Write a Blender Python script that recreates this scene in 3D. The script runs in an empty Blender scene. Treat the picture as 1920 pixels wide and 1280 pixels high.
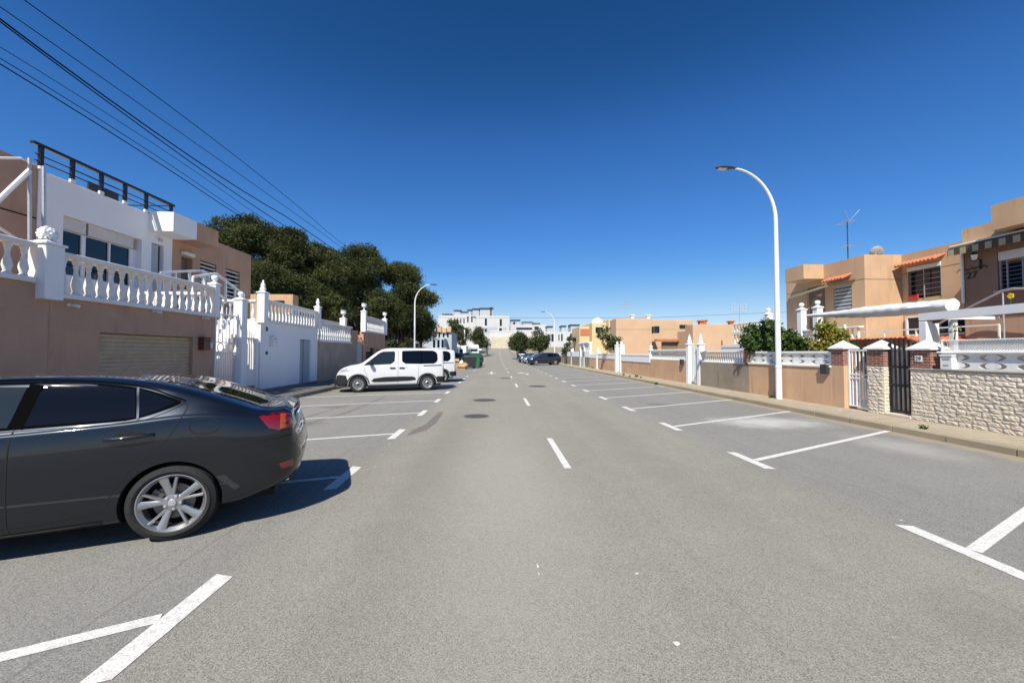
import bpy, math, random
import numpy as np
from mathutils import Vector, Matrix
from mathutils.geometry import delaunay_2d_cdt
R = math.radians
random.seed(7)
SC = bpy.context.scene
COL = SC.collection

# ------------------------------------------------------------------ camera
EYE = 1.62; FPX = 740.0
yaw = math.atan(30/740); pitch = math.atan(21*math.cos(yaw)/740)
cam_d = bpy.data.cameras.new('camera'); cam = bpy.data.objects.new('camera', cam_d); COL.objects.link(cam)
cam_d.sensor_width = 36; cam_d.lens = FPX/1920*36; cam_d.clip_start = 0.05; cam_d.clip_end = 6000
cam.location = (0, 0, EYE); cam.rotation_euler = (math.pi/2+pitch, 0, -yaw)
SC.camera = cam
# ------------------------------------------------------------------ light
SUN = Vector((0.31, 0.82, -1.0)).normalized()      # direction the light travels
w = bpy.data.worlds.new('World'); SC.world = w; w.use_nodes = True
nt = w.node_tree; bg = nt.nodes['Background']
sky = nt.nodes.new('ShaderNodeTexSky'); sky.sky_type = 'NISHITA'; sky.sun_disc = False
sky.sun_elevation = math.asin(-SUN.z); sky.sun_rotation = math.atan2(-SUN.x, -SUN.y)
sky.altitude = 200; sky.air_density = 0.95; sky.dust_density = 0.25; sky.ozone_density = 5.0
# deepen the polarised-looking blue: a tone curve on the sky radiance (the same sky lights the scene)
sc1 = nt.nodes.new('ShaderNodeVectorMath'); sc1.operation = 'SCALE'; sc1.inputs['Scale'].default_value = 0.1161
cv = nt.nodes.new('ShaderNodeRGBCurve'); sc2 = nt.nodes.new('ShaderNodeVectorMath'); sc2.operation = 'SCALE'; sc2.inputs['Scale'].default_value = 6.156
for ch, pts in enumerate((((.07, .0116), (.107, .0382), (.242, .13), (.372, .305), (.6, .6), (1, .92)), ((.13, .0685), (.198, .156), (.429, .376), (.61, .57), (1, .95)), ((.275, .231), (.392, .47), (.73, .831), (.89, .90), (1, 1)))):
    cu = cv.mapping.curves[ch]; cu.points[0].location = (0, 0); cu.points[1].location = pts[-1]
    for p in pts[:-1]: cu.points.new(*p)
cv.mapping.update()
nt.links.new(sky.outputs[0], sc1.inputs[0]); nt.links.new(sc1.outputs[0], cv.inputs[1]); nt.links.new(cv.outputs[0], sc2.inputs[0])
nt.links.new(sc2.outputs[0], bg.inputs[0]); bg.inputs[1].default_value = 0.1
sl = bpy.data.lights.new('sun', 'SUN'); sl.energy = 4.0; sl.angle = R(0.53); sl.color = (1, .945, .84)
so = bpy.data.objects.new('sun', sl); COL.objects.link(so); so.rotation_euler = SUN.to_track_quat('-Z', 'Y').to_euler()
SC.view_settings.view_transform = 'Standard'; SC.view_settings.look = 'None'
SC.view_settings.exposure = 0.70; SC.view_settings.gamma = 1
SC.render.engine = 'CYCLES'
SC.cycles.max_bounces = 6; SC.cycles.diffuse_bounces = 3

# ------------------------------------------------------------------ measuring helpers (pixel of the 1920x1280 photo -> place)
_f = Vector((math.sin(yaw)*math.cos(pitch), math.cos(yaw)*math.cos(pitch), math.sin(pitch)))
_r = Vector((math.cos(yaw), -math.sin(yaw), 0)); _u = _r.cross(_f); _c = Vector((0, 0, EYE))
def ray(px, py): return _f*FPX+_r*(px-960)-_u*(py-640)
def onX(px, py, x): d = ray(px, py); return _c+d*(x/d.x)
def onY(px, py, y): d = ray(px, py); return _c+d*(y/d.y)
def onZ(px, py, z=0): d = ray(px, py); return _c+d*((z-EYE)/d.z)
def lerpt(tab, x):
    if x <= tab[0][0]: return tab[0][1]
    for (a, b), (c, d) in zip(tab, tab[1:]):
        if x <= c: return b+(d-b)*(x-a)/(c-a)
    return tab[-1][1]
GT = [(50, 0), (60, .05), (75, .25), (98, .85), (112, 1.7), (125, 2.9), (140, 3.6), (200, 5)]
def gz(y): return lerpt(GT, y)

# ------------------------------------------------------------------ materials
def nodes(name):
    m = bpy.data.materials.new(name); m.use_nodes = True
    n = m.node_tree; return m, n, n.nodes['Principled BSDF']
def N(n, t, **kw):
    o = n.nodes.new(t)
    for k, v in kw.items():
        if k in o.inputs: o.inputs[k].default_value = v
        else: setattr(o, k, v)
    return o
def mixc(n, fac, a, b, mode='MIX'):
    m = N(n, 'ShaderNodeMix', data_type='RGBA', blend_type=mode)
    for i, v in ((0, fac), (6, a), (7, b)):
        if hasattr(v, 'is_linked') or hasattr(v, 'links'): n.links.new(v, m.inputs[i])
        else: m.inputs[i].default_value = v
    return m.outputs[2]
def c4(c): return (c[0], c[1], c[2], 1)
def noise(n, vec, scale, det=3, rough=.55):
    t = N(n, 'ShaderNodeTexNoise'); t.inputs['Scale'].default_value = scale; t.inputs['Detail'].default_value = det
    t.inputs['Roughness'].default_value = rough
    n.links.new(vec, t.inputs['Vector']); return t.outputs['Fac']
def ramp(n, src, a, b, ca=0., cb=1.):
    t = N(n, 'ShaderNodeMapRange'); n.links.new(src, t.inputs[0])
    for i, v in ((1, a), (2, b), (3, ca), (4, cb)): t.inputs[i].default_value = v
    return t.outputs[0]
def coords(n, scale=(1, 1, 1)):
    t = N(n, 'ShaderNodeTexCoord'); m = N(n, 'ShaderNodeMapping'); m.inputs['Scale'].default_value = scale
    n.links.new(t.outputs['Object'], m.inputs[0]); return m.outputs[0]
def bump(n, b, h, strength, dist=.01):
    t = N(n, 'ShaderNodeBump'); t.inputs['Strength'].default_value = strength; t.inputs['Distance'].default_value = dist
    n.links.new(h, t.inputs['Height']); n.links.new(t.outputs[0], b.inputs['Normal'])
def plain(name, col, rough=.5, metal=0., spec=.5, coat=0., var=.12, vs=8.):
    m, n, b = nodes(name)
    b.inputs['Roughness'].default_value = rough; b.inputs['Metallic'].default_value = metal
    b.inputs['Specular IOR Level'].default_value = spec; b.inputs['Coat Weight'].default_value = coat
    b.inputs['Coat Roughness'].default_value = .03
    if var:
        f = ramp(n, noise(n, coords(n), vs), .3, .7)
        n.links.new(mixc(n, f, c4([v*(1-var) for v in col]), c4([min(1, v*(1+var*.6)) for v in col])), b.inputs[0])
    else: b.inputs[0].default_value = c4(col)
    return m
def stucco(name, col, var=.10, bmp=.35, streak=.25, rough=.92, grain=55.):
    m, n, b = nodes(name)
    b.inputs['Roughness'].default_value = rough; b.inputs['Specular IOR Level'].default_value = .2
    v = coords(n); big = noise(n, v, .9, 4); fine = noise(n, v, grain, 3, .7)
    st = noise(n, coords(n, (2.2, 2.2, .22)), 2.4, 5, .65)
    c = mixc(n, ramp(n, big, .3, .7), c4([x*(1-var) for x in col]), c4([min(1, x*(1+var)) for x in col]))
    c = mixc(n, ramp(n, st, .56, .78, 0, streak), c, c4([col[0]*.52, col[1]*.5, col[2]*.5]))
    c = mixc(n, ramp(n, fine, .35, .7, 0, .22), c, c4([x*.62 for x in col]))
    n.links.new(c, b.inputs[0]); bump(n, b, fine, bmp, .008)
    return m
def brickmat(name, c1, c2, mortar, scale=1., bw=.2, bh=.055):
    m, n, b = nodes(name); b.inputs['Roughness'].default_value = .85
    t = N(n, 'ShaderNodeTexCoord'); s = N(n, 'ShaderNodeSeparateXYZ'); n.links.new(t.outputs['Object'], s.inputs[0])
    a = N(n, 'ShaderNodeMath', operation='ADD'); n.links.new(s.outputs[0], a.inputs[0]); n.links.new(s.outputs[1], a.inputs[1])
    cc = N(n, 'ShaderNodeCombineXYZ'); n.links.new(a.outputs[0], cc.inputs[0]); n.links.new(s.outputs[2], cc.inputs[1])
    k = N(n, 'ShaderNodeTexBrick'); n.links.new(cc.outputs[0], k.inputs['Vector'])
    k.inputs['Color1'].default_value = c4(c1); k.inputs['Color2'].default_value = c4(c2); k.inputs['Mortar'].default_value = c4(mortar)
    k.inputs['Scale'].default_value = scale; k.inputs['Brick Width'].default_value = bw; k.inputs['Row Height'].default_value = bh
    k.inputs['Mortar Size'].default_value = .006; k.inputs['Mortar Smooth'].default_value = .1
    n.links.new(k.outputs[0], b.inputs[0]); 
    inv = N(n, 'ShaderNodeMath', operation='SUBTRACT'); inv.inputs[0].default_value = 1; n.links.new(k.outputs['Fac'], inv.inputs[1])
    bump(n, b, inv.outputs[0], .6, .006)
    return m

def asphalt():
    m, n, b = nodes('asphalt'); v = coords(n)
    b.inputs['Roughness'].default_value = .88; b.inputs['Specular IOR Level'].default_value = .25
    base = (.290, .276, .232); 
    fine = noise(n, v, 260, 2, .6); mid = noise(n, v, 170, 2, .6); big = noise(n, v, .32, 4, .6); med = noise(n, v, 2.2, 5, .65)
    vo = N(n, 'ShaderNodeTexVoronoi'); vo.inputs['Scale'].default_value = 165; n.links.new(v, vo.inputs['Vector'])
    vs = N(n, 'ShaderNodeSeparateColor'); n.links.new(vo.outputs['Color'], vs.inputs[0])
    c = mixc(n, ramp(n, big, .3, .7), c4([x*.86 for x in base]), c4([x*1.1 for x in base]))
    # wheel tracks: slightly darker, smoother lengthwise bands
    sx = N(n, 'ShaderNodeSeparateXYZ'); n.links.new(v, sx.inputs[0])
    tr = noise(n, coords(n, (1, .012, 1)), 1.15, 3, .6)
    c = mixc(n, ramp(n, tr, .46, .7, 0, .5), c, c4([x*.74 for x in base]))
    c = mixc(n, ramp(n, med, .5, .72, 0, .35), c, c4([x*1.35 for x in base]))
    c = mixc(n, ramp(n, noise(n, v, 45, 3, .7), .36, .56, .35, 0), c, c4([x*.55 for x in base]))
    c = mixc(n, ramp(n, vs.outputs[0], .1, 1, 0, .6), c, c4((.54, .505, .41)))          # pale stone chips
    c = mixc(n, ramp(n, vs.outputs[1], .72, .85, 0, .6), c, c4((.10, .095, .08)))      # dark chips
    c = mixc(n, ramp(n, mid, .35, .62, .5, 0), c, c4((.10, .096, .086)))               # bitumen between
    # hairline cracks
    vc = N(n, 'ShaderNodeTexVoronoi', feature='DISTANCE_TO_EDGE'); vc.inputs['Scale'].default_value = .28
    wv = mixc(n, .08, v, N(n, 'ShaderNodeTexNoise').outputs['Color'])
    nn = n.nodes[-2] if False else None
    n.links.new(wv, vc.inputs['Vector'])
    cr = ramp(n, vc.outputs[0], 0, .0035, .5, 0); msk = ramp(n, big, .56, .62)
    mm = N(n, 'ShaderNodeMath', operation='MULTIPLY'); n.links.new(cr, mm.inputs[0]); n.links.new(msk, mm.inputs[1])
    c = mixc(n, mm.outputs[0], c, c4((.10, .10, .09)))
    # the bays are an older, greyer layer than the driving lane
    a1 = N(n, 'ShaderNodeMath', operation='ADD'); a1.inputs[1].default_value = -.93; n.links.new(sx.outputs[0], a1.inputs[0])
    a2 = N(n, 'ShaderNodeMath', operation='ABSOLUTE'); n.links.new(a1.outputs[0], a2.inputs[0])
    a3 = N(n, 'ShaderNodeMath', operation='MULTIPLY_ADD'); n.links.new(med, a3.inputs[0]); a3.inputs[1].default_value = .5; n.links.new(a2.outputs[0], a3.inputs[2])
    bay = ramp(n, a3.outputs[0], 2.75, 3.35, 0, 1)
    c = mixc(n, bay, c, mixc(n, 1.0, c, c4((.88, .90, .975)), 'MULTIPLY'))
    # construction joints between the paved strips, and dust gathered against the kerbs
    def band(c, x0, hw, wob, col, amt):
        m1 = N(n, 'ShaderNodeMath', operation='MULTIPLY_ADD'); n.links.new(med, m1.inputs[0]); m1.inputs[1].default_value = wob; n.links.new(sx.outputs[0], m1.inputs[2])
        m2 = N(n, 'ShaderNodeMath', operation='SUBTRACT'); n.links.new(m1.outputs[0], m2.inputs[0]); m2.inputs[1].default_value = x0+wob*.5
        m3 = N(n, 'ShaderNodeMath', operation='ABSOLUTE'); n.links.new(m2.outputs[0], m3.inputs[0])
        return mixc(n, ramp(n, m3.outputs[0], hw*.4, hw, amt, 0), c, c4(col))
    c = band(c, -2.42, .018, .10, (.15, .14, .12), .45); c = band(c, 4.35, .016, .12, (.15, .14, .12), .4); c = band(c, 1.55, .012, .06, (.17, .16, .14), .22)
    c = band(c, 8.15, .42, .8, (.33, .27, .19), .8); c = band(c, -7.1, .4, .7, (.20, .18, .15), .7)
    # worn, bleached and oily places
    def spot(c, cx, cy, rx, ry, col, amt):
        mp = N(n, 'ShaderNodeMapping'); mp.inputs['Location'].default_value = (-cx/rx, -cy/ry, 0); mp.inputs['Scale'].default_value = (1/rx, 1/ry, 0); n.links.new(v, mp.inputs[0])
        ln = N(n, 'ShaderNodeVectorMath', operation='LENGTH'); n.links.new(mp.outputs[0], ln.inputs[0])
        ad = N(n, 'ShaderNodeMath', operation='MULTIPLY_ADD'); n.links.new(med, ad.inputs[0]); ad.inputs[1].default_value = 1.3; n.links.new(ln.outputs['Value'], ad.inputs[2])
        return mixc(n, ramp(n, ad.outputs[0], .9, 1.7, amt, 0), c, c4(col))
    for sp_ in ((6.3, 9.0, 1.5, .9, (.55, .54, .50), .7), (7.0, 6.6, .7, 1.2, (.5, .48, .44), .35), (5.2, 12.2, .5, .5, (.1, .095, .085), .5), (6.0, 3.9, .45, .5, (.12, .11, .1), .45), (-4.4, 9.2, .6, .4, (.12, .11, .1), .5), (-4.8, 12.0, .5, .35, (.10, .095, .09), .5),
                (.1, 5.0, .9, 4.5, (.40, .385, .33), .3), (2.3, 8.0, .5, 7, (.19, .18, .155), .28), (-.9, 7.5, .45, 7, (.19, .18, .155), .28), (-2.9, 1.6, .5, .6, (.15, .14, .12), .4), (2.9, 2.3, .6, .35, (.15, .14, .125), .3)): c = spot(c, *sp_)
    # sparse old paint specks
    sp = N(n, 'ShaderNodeTexVoronoi'); sp.inputs['Scale'].default_value = 1.1; n.links.new(v, sp.inputs['Vector'])
    rag = noise(n, v, 38, 3, .7)
    ad = N(n, 'ShaderNodeMath', operation='MULTIPLY_ADD'); n.links.new(rag, ad.inputs[0]); ad.inputs[1].default_value = .11; n.links.new(sp.outputs[0], ad.inputs[2])
    c = mixc(n, ramp(n, ad.outputs[0], .068, .074, .7, 0), c, c4((.66, .65, .61)))
    n.links.new(c, b.inputs[0])
    ht = N(n, 'ShaderNodeMath', operation='ADD'); n.links.new(fine, ht.inputs[0]); n.links.new(mid, ht.inputs[1])
    bump(n, b, ht.outputs[0], .6, .005)
    return m
def roadpaint():
    m, n, b = nodes('road_paint'); v = coords(n); b.inputs['Roughness'].default_value = .75
    c = mixc(n, ramp(n, noise(n, v, 120, 3, .75), .50, .60, 0, .8), c4((.74, .73, .68)), c4((.34, .33, .29)))
    c = mixc(n, ramp(n, noise(n, v, 14, 5, .75), .47, .62, 0, .6), c, c4((.42, .40, .36)))
    n.links.new(c, b.inputs[0]); bump(n, b, noise(n, v, 200, 2), .3, .004); return m
def paving(name, base, sx, sy):
    m, n, b = nodes(name); v = coords(n); b.inputs['Roughness'].default_value = .9
    k = N(n, 'ShaderNodeTexBrick'); n.links.new(v, k.inputs['Vector'])
    k.inputs['Color1'].default_value = c4(base); k.inputs['Color2'].default_value = c4([x*.86 for x in base]); k.inputs['Mortar'].default_value = c4([x*.5 for x in base])
    k.inputs['Scale'].default_value = 1; k.inputs['Brick Width'].default_value = sx; k.inputs['Row Height'].default_value = sy
    k.inputs['Mortar Size'].default_value = .011; k.offset = 0
    c = mixc(n, ramp(n, noise(n, v, 3, 5, .65), .5, .72, 0, .45), k.outputs[0], c4([x*.55 for x in base]))
    c = mixc(n, ramp(n, noise(n, v, 60, 2), .4, .7, 0, .25), c, c4([x*.7 for x in base]))
    n.links.new(c, b.inputs[0]); bump(n, b, k.outputs['Fac'], -.4, .004); return m
def leafmat(name, c1, c2, c3, sc=.8):
    m, n, b = nodes(name); v = coords(n)
    b.inputs['Roughness'].default_value = .6; b.inputs['Specular IOR Level'].default_value = .25
    g = N(n, 'ShaderNodeNewGeometry')
    c = mixc(n, g.outputs['Random Per Island'], c4(c1), c4(c2))
    c = mixc(n, ramp(n, noise(n, v, sc, 3), .48, .68, 0, .8), c, c4(c3))
    n.links.new(c, b.inputs[0]); return m

MAT = {}
def setup_mats():
    M = MAT
    M['asphalt'] = asphalt(); M['paint'] = roadpaint()
    M['stain'] = plain('damp_asphalt', (.17, .15, .128), .8, var=.3, vs=60)
    M['pave'] = paving('pale_paving', (.44, .37, .27), .2, .2); M['pave_grey'] = paving('grey_paving', (.16, .15, .14), .3, .3)
    M['kerb'] = stucco('kerb_concrete', (.36, .30, .21), .12, .3, .3); M['kerb_grey'] = stucco('kerb_concrete_grey', (.26, .235, .2), .12, .3, .3)
    M['ground'] = stucco('dry_earth', (.30, .25, .18), .2, .3, 0)
    M['tan'] = stucco('tan_render', (.52, .325, .215), .12, .35, .6)
    M['tan_wall'] = stucco('brown_render', (.50, .32, .22), .13, .4, .6)
    M['orange'] = stucco('peach_render', (.58, .38, .23), .10, .3, .45)
    M['orange_wall'] = stucco('peach_garden_render', (.62, .40, .245), .12, .3, .65)
    M['orange_far'] = stucco('pale_peach_render', (.60, .41, .26), .06, .2, .18)
    M['yellow'] = stucco('yellow_render', (.66, .53, .30), .05, .2, .15)
    M['grey_wall'] = stucco('bare_cement_render', (.33, .28, .21), .22, .35, .9)
    M['greyb_wall'] = stucco('stained_cement', (.42, .34, .26), .14, .35, .8)
    M['white'] = stucco('white_render', (.88, .88, .87), .03, .12, .07)
    M['white_clean'] = plain('white_paint', (.78, .78, .77), .45, var=.05, vs=3)
    M['white_old'] = stucco('weathered_white_concrete', (.80, .79, .75), .06, .15, .3)
    M['blueglass'] = plain('dark_window_glass', (.006, .014, .026), .04, 0, .5, var=0)
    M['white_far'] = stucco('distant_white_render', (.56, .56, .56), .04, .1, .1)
    M['wire'] = plain('cable_sheath', (.004, .004, .004), .9, spec=.1, var=0)
    M['gloss_black'] = plain('gloss_black_trim', (.004, .004, .0045), .9, spec=0., var=0)
    M['glass'] = plain('window_glass', (.03, .035, .04), .06, 0, .8, var=.2)
    M['black'] = plain('black_metal', (.012, .012, .013), .4, var=.1)
    M['plastic'] = plain('black_plastic', (.018, .019, .021), .65, spec=.3, var=.1)
    M['rubber'] = plain('tyre_rubber', (.022, .022, .022), .8, spec=.3, var=.25, vs=30)
    M['alu'] = plain('alloy_silver', (.42, .42, .43), .34, .8, var=.05)
    M['steel'] = plain('galvanised_steel', (.55, .56, .57), .45, .6, var=.1)
    M['pole'] = plain('white_pole_paint', (.72, .73, .74), .35, var=.05, vs=2)
    M['shutter'] = plain('beige_shutter', (.50, .38, .25), .5, var=.12, vs=5)
    M['cream'] = plain('cream_shutter', (.70, .66, .60), .5, var=.06, vs=5)
    M['greydoor'] = plain('grey_door', (.38, .40, .42), .4, var=.05)
    M['red'] = plain('red_brown_paint', (.12, .03, .02), .4, var=.2)
    M['brick'] = brickmat('red_brick', (.26, .085, .05), (.2, .062, .04), (.42, .36, .3), 1, .21, .06)
    M['stone'] = stucco('split_stone', (.68, .60, .48), .12, .4, .2, grain=30)
    M['yellow_stone'] = brickmat('yellow_stone_wall', (.58, .52, .37), (.5, .44, .31), (.42, .37, .27), 1, .8, .4)
    M['tile'] = plain('terracotta_tile', (.50, .17, .08), .7, var=.25, vs=12)
    M['wood'] = plain('weathered_wood', (.20, .15, .11), .85, var=.3, vs=6)
    M['bark'] = plain('pine_bark', (.07, .05, .038), .9, var=.4, vs=6)
    M['pine'] = leafmat('pine_needles', (.030, .048, .015), (.080, .10, .03), (.15, .155, .05), .55)
    M['leaf'] = leafmat('shrub_leaves', (.025, .05, .012), (.06, .11, .022), (.10, .14, .035), 2.5)
    M['leafy'] = leafmat('yellow_green_leaves', (.12, .15, .02), (.22, .22, .03), (.34, .22, .04), 3.)
    M['carob'] = leafmat('street_tree_leaves', (.028, .042, .014), (.06, .075, .024), (.085, .10, .035), .8)
    M['carpaint'] = plain('dark_grey_metallic', (.010, .0135, .020), .34, .6, .2, 1., var=0)
    M['vanpaint'] = plain('white_car_paint', (.66, .67, .68), .3, 0, .5, 1., var=0)
    M['bluecar'] = plain('blue_black_car_paint', (.014, .022, .04), .3, .3, .5, 1., var=0)
    M['silver'] = plain('silver_car_paint', (.42, .45, .48), .3, .6, .5, 1., var=0)
    M['blackcar'] = plain('black_car_paint', (.012, .012, .014), .25, 0, .5, 1., var=0)
    M['carglass'] = plain('tinted_car_glass', (.003, .0035, .005), .03, 0, .32, 0., var=0)
    M['carglass2'] = plain('clear_car_glass', (.016, .022, .025), .03, 0, .5, 0., var=0)
    M['redlens'] = plain('red_lens', (.20, .004, .004), .12, 0, .6, 1., var=0)
    M['amber'] = plain('amber_lens', (.42, .075, .006), .12, 0, .6, 1., var=0)
    M['lens'] = plain('clear_lens', (.55, .57, .6), .1, .5, .6, 1., var=0)
    M['chrome'] = plain('chrome', (.75, .75, .76), .1, 1., var=0)
    M['dark'] = plain('dark_void', (.006, .006, .006), .9, var=0)
    M['green'] = plain('green_bin_plastic', (.015, .14, .038), .45, var=.1)
    M['charcoal'] = plain('charcoal_bin_plastic', (.035, .04, .045), .5, var=.1)
    M['card'] = plain('cardboard', (.46, .29, .14), .85, var=.15)
    M['awning'] = plain('white_awning_fabric', (.72, .72, .70), .7, var=.08, vs=4)
    M['brownfab'] = plain('dark_brown_fabric', (.10, .07, .045), .85, var=.1)
    M['olivefab'] = plain('beige_fabric', (.34, .30, .2), .85, var=.1)
    M['redcloth'] = plain('red_cloth', (.5, .03, .04), .8, var=.1)
    M['bluecloth'] = plain('blue_cloth', (.05, .14, .35), .8, var=.1)
    M['greencloth'] = plain('green_cloth', (.04, .16, .10), .8, var=.1)
    M['yellowpl'] = plain('yellow_petals', (.75, .5, .02), .6, var=.1)
    m, n, b = nodes('striped_fabric'); b.inputs['Roughness'].default_value = .85
    tc = N(n, 'ShaderNodeTexCoord'); sx = N(n, 'ShaderNodeSeparateXYZ'); n.links.new(tc.outputs['Object'], sx.inputs[0])
    mo = N(n, 'ShaderNodeMath', operation='PINGPONG'); mo.inputs[1].default_value = .16; n.links.new(sx.outputs[1], mo.inputs[0])
    st = N(n, 'ShaderNodeMath', operation='GREATER_THAN'); st.inputs[1].default_value = .08; n.links.new(mo.outputs[0], st.inputs[0])
    n.links.new(mixc(n, st.outputs[0], c4((.09, .06, .04)), c4((.36, .33, .22))), b.inputs[0]); M['stripe'] = m
    M['bargrey'] = plain('grey_window_bars', (.30, .30, .31), .6, var=.1)
    M['disc'] = plain('brake_steel', (.16, .15, .14), .5, .6, var=.1)
    M['dull_brown'] = stucco('dull_brown_render', (.27, .172, .12), .08, .35, .3)  # darker brown paint of the right edge house below its parapet
    M['greyroof'] = plain('dark_roof_metal', (.03, .05, .07), .5, var=.1)
    M['lightgrey'] = stucco('light_grey_panel', (.42, .46, .48), .04, .1, .05)
setup_mats()
M = MAT

# ------------------------------------------------------------------ mesh builder
class MB:
    def __init__(s): s.v = []; s.f = []; s.T = None
    def add(s, vs, fs):
        b = len(s.v)
        if s.T is not None: vs = [tuple(s.T@Vector(p)) for p in vs]
        s.v += [tuple(p) for p in vs]; s.f += [tuple(i+b for i in f) for f in fs]; return s
    def box(s, x0, x1, y0, y1, z0, z1):
        if x0 > x1: x0, x1 = x1, x0
        if y0 > y1: y0, y1 = y1, y0
        if z0 > z1: z0, z1 = z1, z0
        return s.add([(x0,y0,z0),(x1,y0,z0),(x1,y1,z0),(x0,y1,z0),(x0,y0,z1),(x1,y0,z1),(x1,y1,z1),(x0,y1,z1)],
              [(0,3,2,1),(4,5,6,7),(0,1,5,4),(1,2,6,5),(2,3,7,6),(3,0,4,7)])
    def bbox(s, x0, x1, y0, y1, z0, z1, r=.01):   # box with chamfered edges
        if x0 > x1: x0, x1 = x1, x0
        if y0 > y1: y0, y1 = y1, y0
        if z0 > z1: z0, z1 = z1, z0
        r = min(r, (x1-x0)/3, (y1-y0)/3, (z1-z0)/3)
        vs = []; X = (x0, x1); Y = (y0, y1); Z = (z0, z1); idx = {}
        for i in (0, 1):
            for j in (0, 1):
                for k in (0, 1):
                    sx, sy, sz = (1-2*i)*r, (1-2*j)*r, (1-2*k)*r
                    idx[i,j,k,0] = len(vs); vs.append((X[i], Y[j]+sy, Z[k]+sz))
                    idx[i,j,k,1] = len(vs); vs.append((X[i]+sx, Y[j], Z[k]+sz))
                    idx[i,j,k,2] = len(vs); vs.append((X[i]+sx, Y[j]+sy, Z[k]))
        fs = []
        for i in (0, 1):
            a = [idx[i,j,k,0] for j, k in ((0,0),(1,0),(1,1),(0,1))]; fs.append(tuple(a if i else a[::-1]))
            a = [idx[j,i,k,1] for j, k in ((0,0),(1,0),(1,1),(0,1))]; fs.append(tuple(a[::-1] if i else a))
            a = [idx[j,k,i,2] for j, k in ((0,0),(1,0),(1,1),(0,1))]; fs.append(tuple(a if i else a[::-1]))
        for j in (0, 1):
            for k in (0, 1):
                fs.append((idx[0,j,k,1], idx[1,j,k,1], idx[1,j,k,2], idx[0,j,k,2]))
                fs.append((idx[j,0,k,0], idx[j,1,k,0], idx[j,1,k,2], idx[j,0,k,2]))
                fs.append((idx[j,k,0,0], idx[j,k,1,0], idx[j,k,1,1], idx[j,k,0,1]))
                for l in (0, 1): fs.append((idx[j,k,l,0], idx[j,k,l,1], idx[j,k,l,2]))
        return s.add(vs, fs)
    def prism(s, poly, ax, a, b):                 # polygon in the two other axes, extruded along axis ax
        def P(p, h): return {'x': (h, p[0], p[1]), 'y': (p[0], h, p[1]), 'z': (p[0], p[1], h)}[ax]
        n = len(poly); vs = [P(p, a) for p in poly]+[P(p, b) for p in poly]
        return s.add(vs, [tuple(range(n))[::-1], tuple(range(n, 2*n))]+[(i, (i+1) % n, n+(i+1) % n, n+i) for i in range(n)])
    def tube(s, pts, r, seg=8, caps=True):
        pts = [Vector(p) for p in pts]; n = len(pts); rs = r if isinstance(r, (list, tuple)) else [r]*n
        vs = []; fs = []; up = Vector((0, 0, 1))
        d0 = (pts[1]-pts[0]).normalized()
        a = d0.cross(up)
        if a.length < .05: a = d0.cross(Vector((1, 0, 0)))
        a.normalize()
        for i, p in enumerate(pts):
            d = (pts[min(i+1, n-1)]-pts[max(i-1, 0)]).normalized()
            a = (a-d*a.dot(d)).normalized(); b = d.cross(a)
            for k in range(seg):
                t = 2*math.pi*k/seg; vs.append(tuple(p+(a*math.cos(t)+b*math.sin(t))*rs[i]))
        for i in range(n-1):
            for k in range(seg):
                k2 = (k+1) % seg; fs.append((i*seg+k, i*seg+k2, (i+1)*seg+k2, (i+1)*seg+k))
        if caps: fs += [tuple(range(seg))[::-1], tuple(range((n-1)*seg, n*seg))]
        return s.add(vs, fs)
    def bar(s, a, b, wx, wz):                      # rectangular bar from a to b
        a = Vector(a); b = Vector(b); d = (b-a).normalized(); up = Vector((0, 0, 1))
        if abs(d.z) > .98: up = Vector((0, 1, 0))
        h = d.cross(up).normalized(); v = h.cross(d)
        vs = []
        for p in (a, b):
            for i, j in ((-1,-1),(1,-1),(1,1),(-1,1)): vs.append(tuple(p+h*i*wx/2+v*j*wz/2))
        return s.add(vs, [(3,2,1,0),(4,5,6,7),(0,1,5,4),(1,2,6,5),(2,3,7,6),(3,0,4,7)])
    def lathe(s, prof, c=(0, 0, 0), seg=12, ax='z', sq=None, caps=True):   # prof: (radius, height)
        vs = []; fs = []
        for r, h in prof:
            for k in range(seg):
                t = 2*math.pi*(k+(.5 if sq else 0))/seg; rr = r*(sq or 1)
                x, y = rr*math.cos(t), rr*math.sin(t)
                vs.append({'z': (c[0]+x, c[1]+y, c[2]+h), 'y': (c[0]+x, c[1]+h, c[2]+y), 'x': (c[0]+h, c[1]+x, c[2]+y)}[ax])
        m = len(prof)
        for i in range(m-1):
            for k in range(seg):
                k2 = (k+1) % seg; fs.append((i*seg+k, i*seg+k2, (i+1)*seg+k2, (i+1)*seg+k))
        if caps and prof[0][0] > 1e-4: fs.append(tuple(range(seg))[::-1])
        if caps and prof[-1][0] > 1e-4: fs.append(tuple(range((m-1)*seg, m*seg)))
        return s.add(vs, fs)
    def wall(s, ax, d, t, u0, u1, z0, z1, holes=()):            # upright slab: plane at ax=d, thickness t along ax, u the other axis
        us = sorted({u0, u1, *[min(max(h[i], u0), u1) for h in holes for i in (0, 1)]})
        zs = sorted({z0, z1, *[min(max(h[i], z0), z1) for h in holes for i in (2, 3)]})
        def solid(i, j):
            if i < 0 or j < 0 or i >= len(us)-1 or j >= len(zs)-1: return False
            cu = (us[i]+us[i+1])/2; cz = (zs[j]+zs[j+1])/2
            return not any(h[0] < cu < h[1] and h[2] < cz < h[3] for h in holes)
        def P(dd, u, z): return (dd, u, z) if ax == 'x' else (u, dd, z)
        e = d+t
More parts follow.
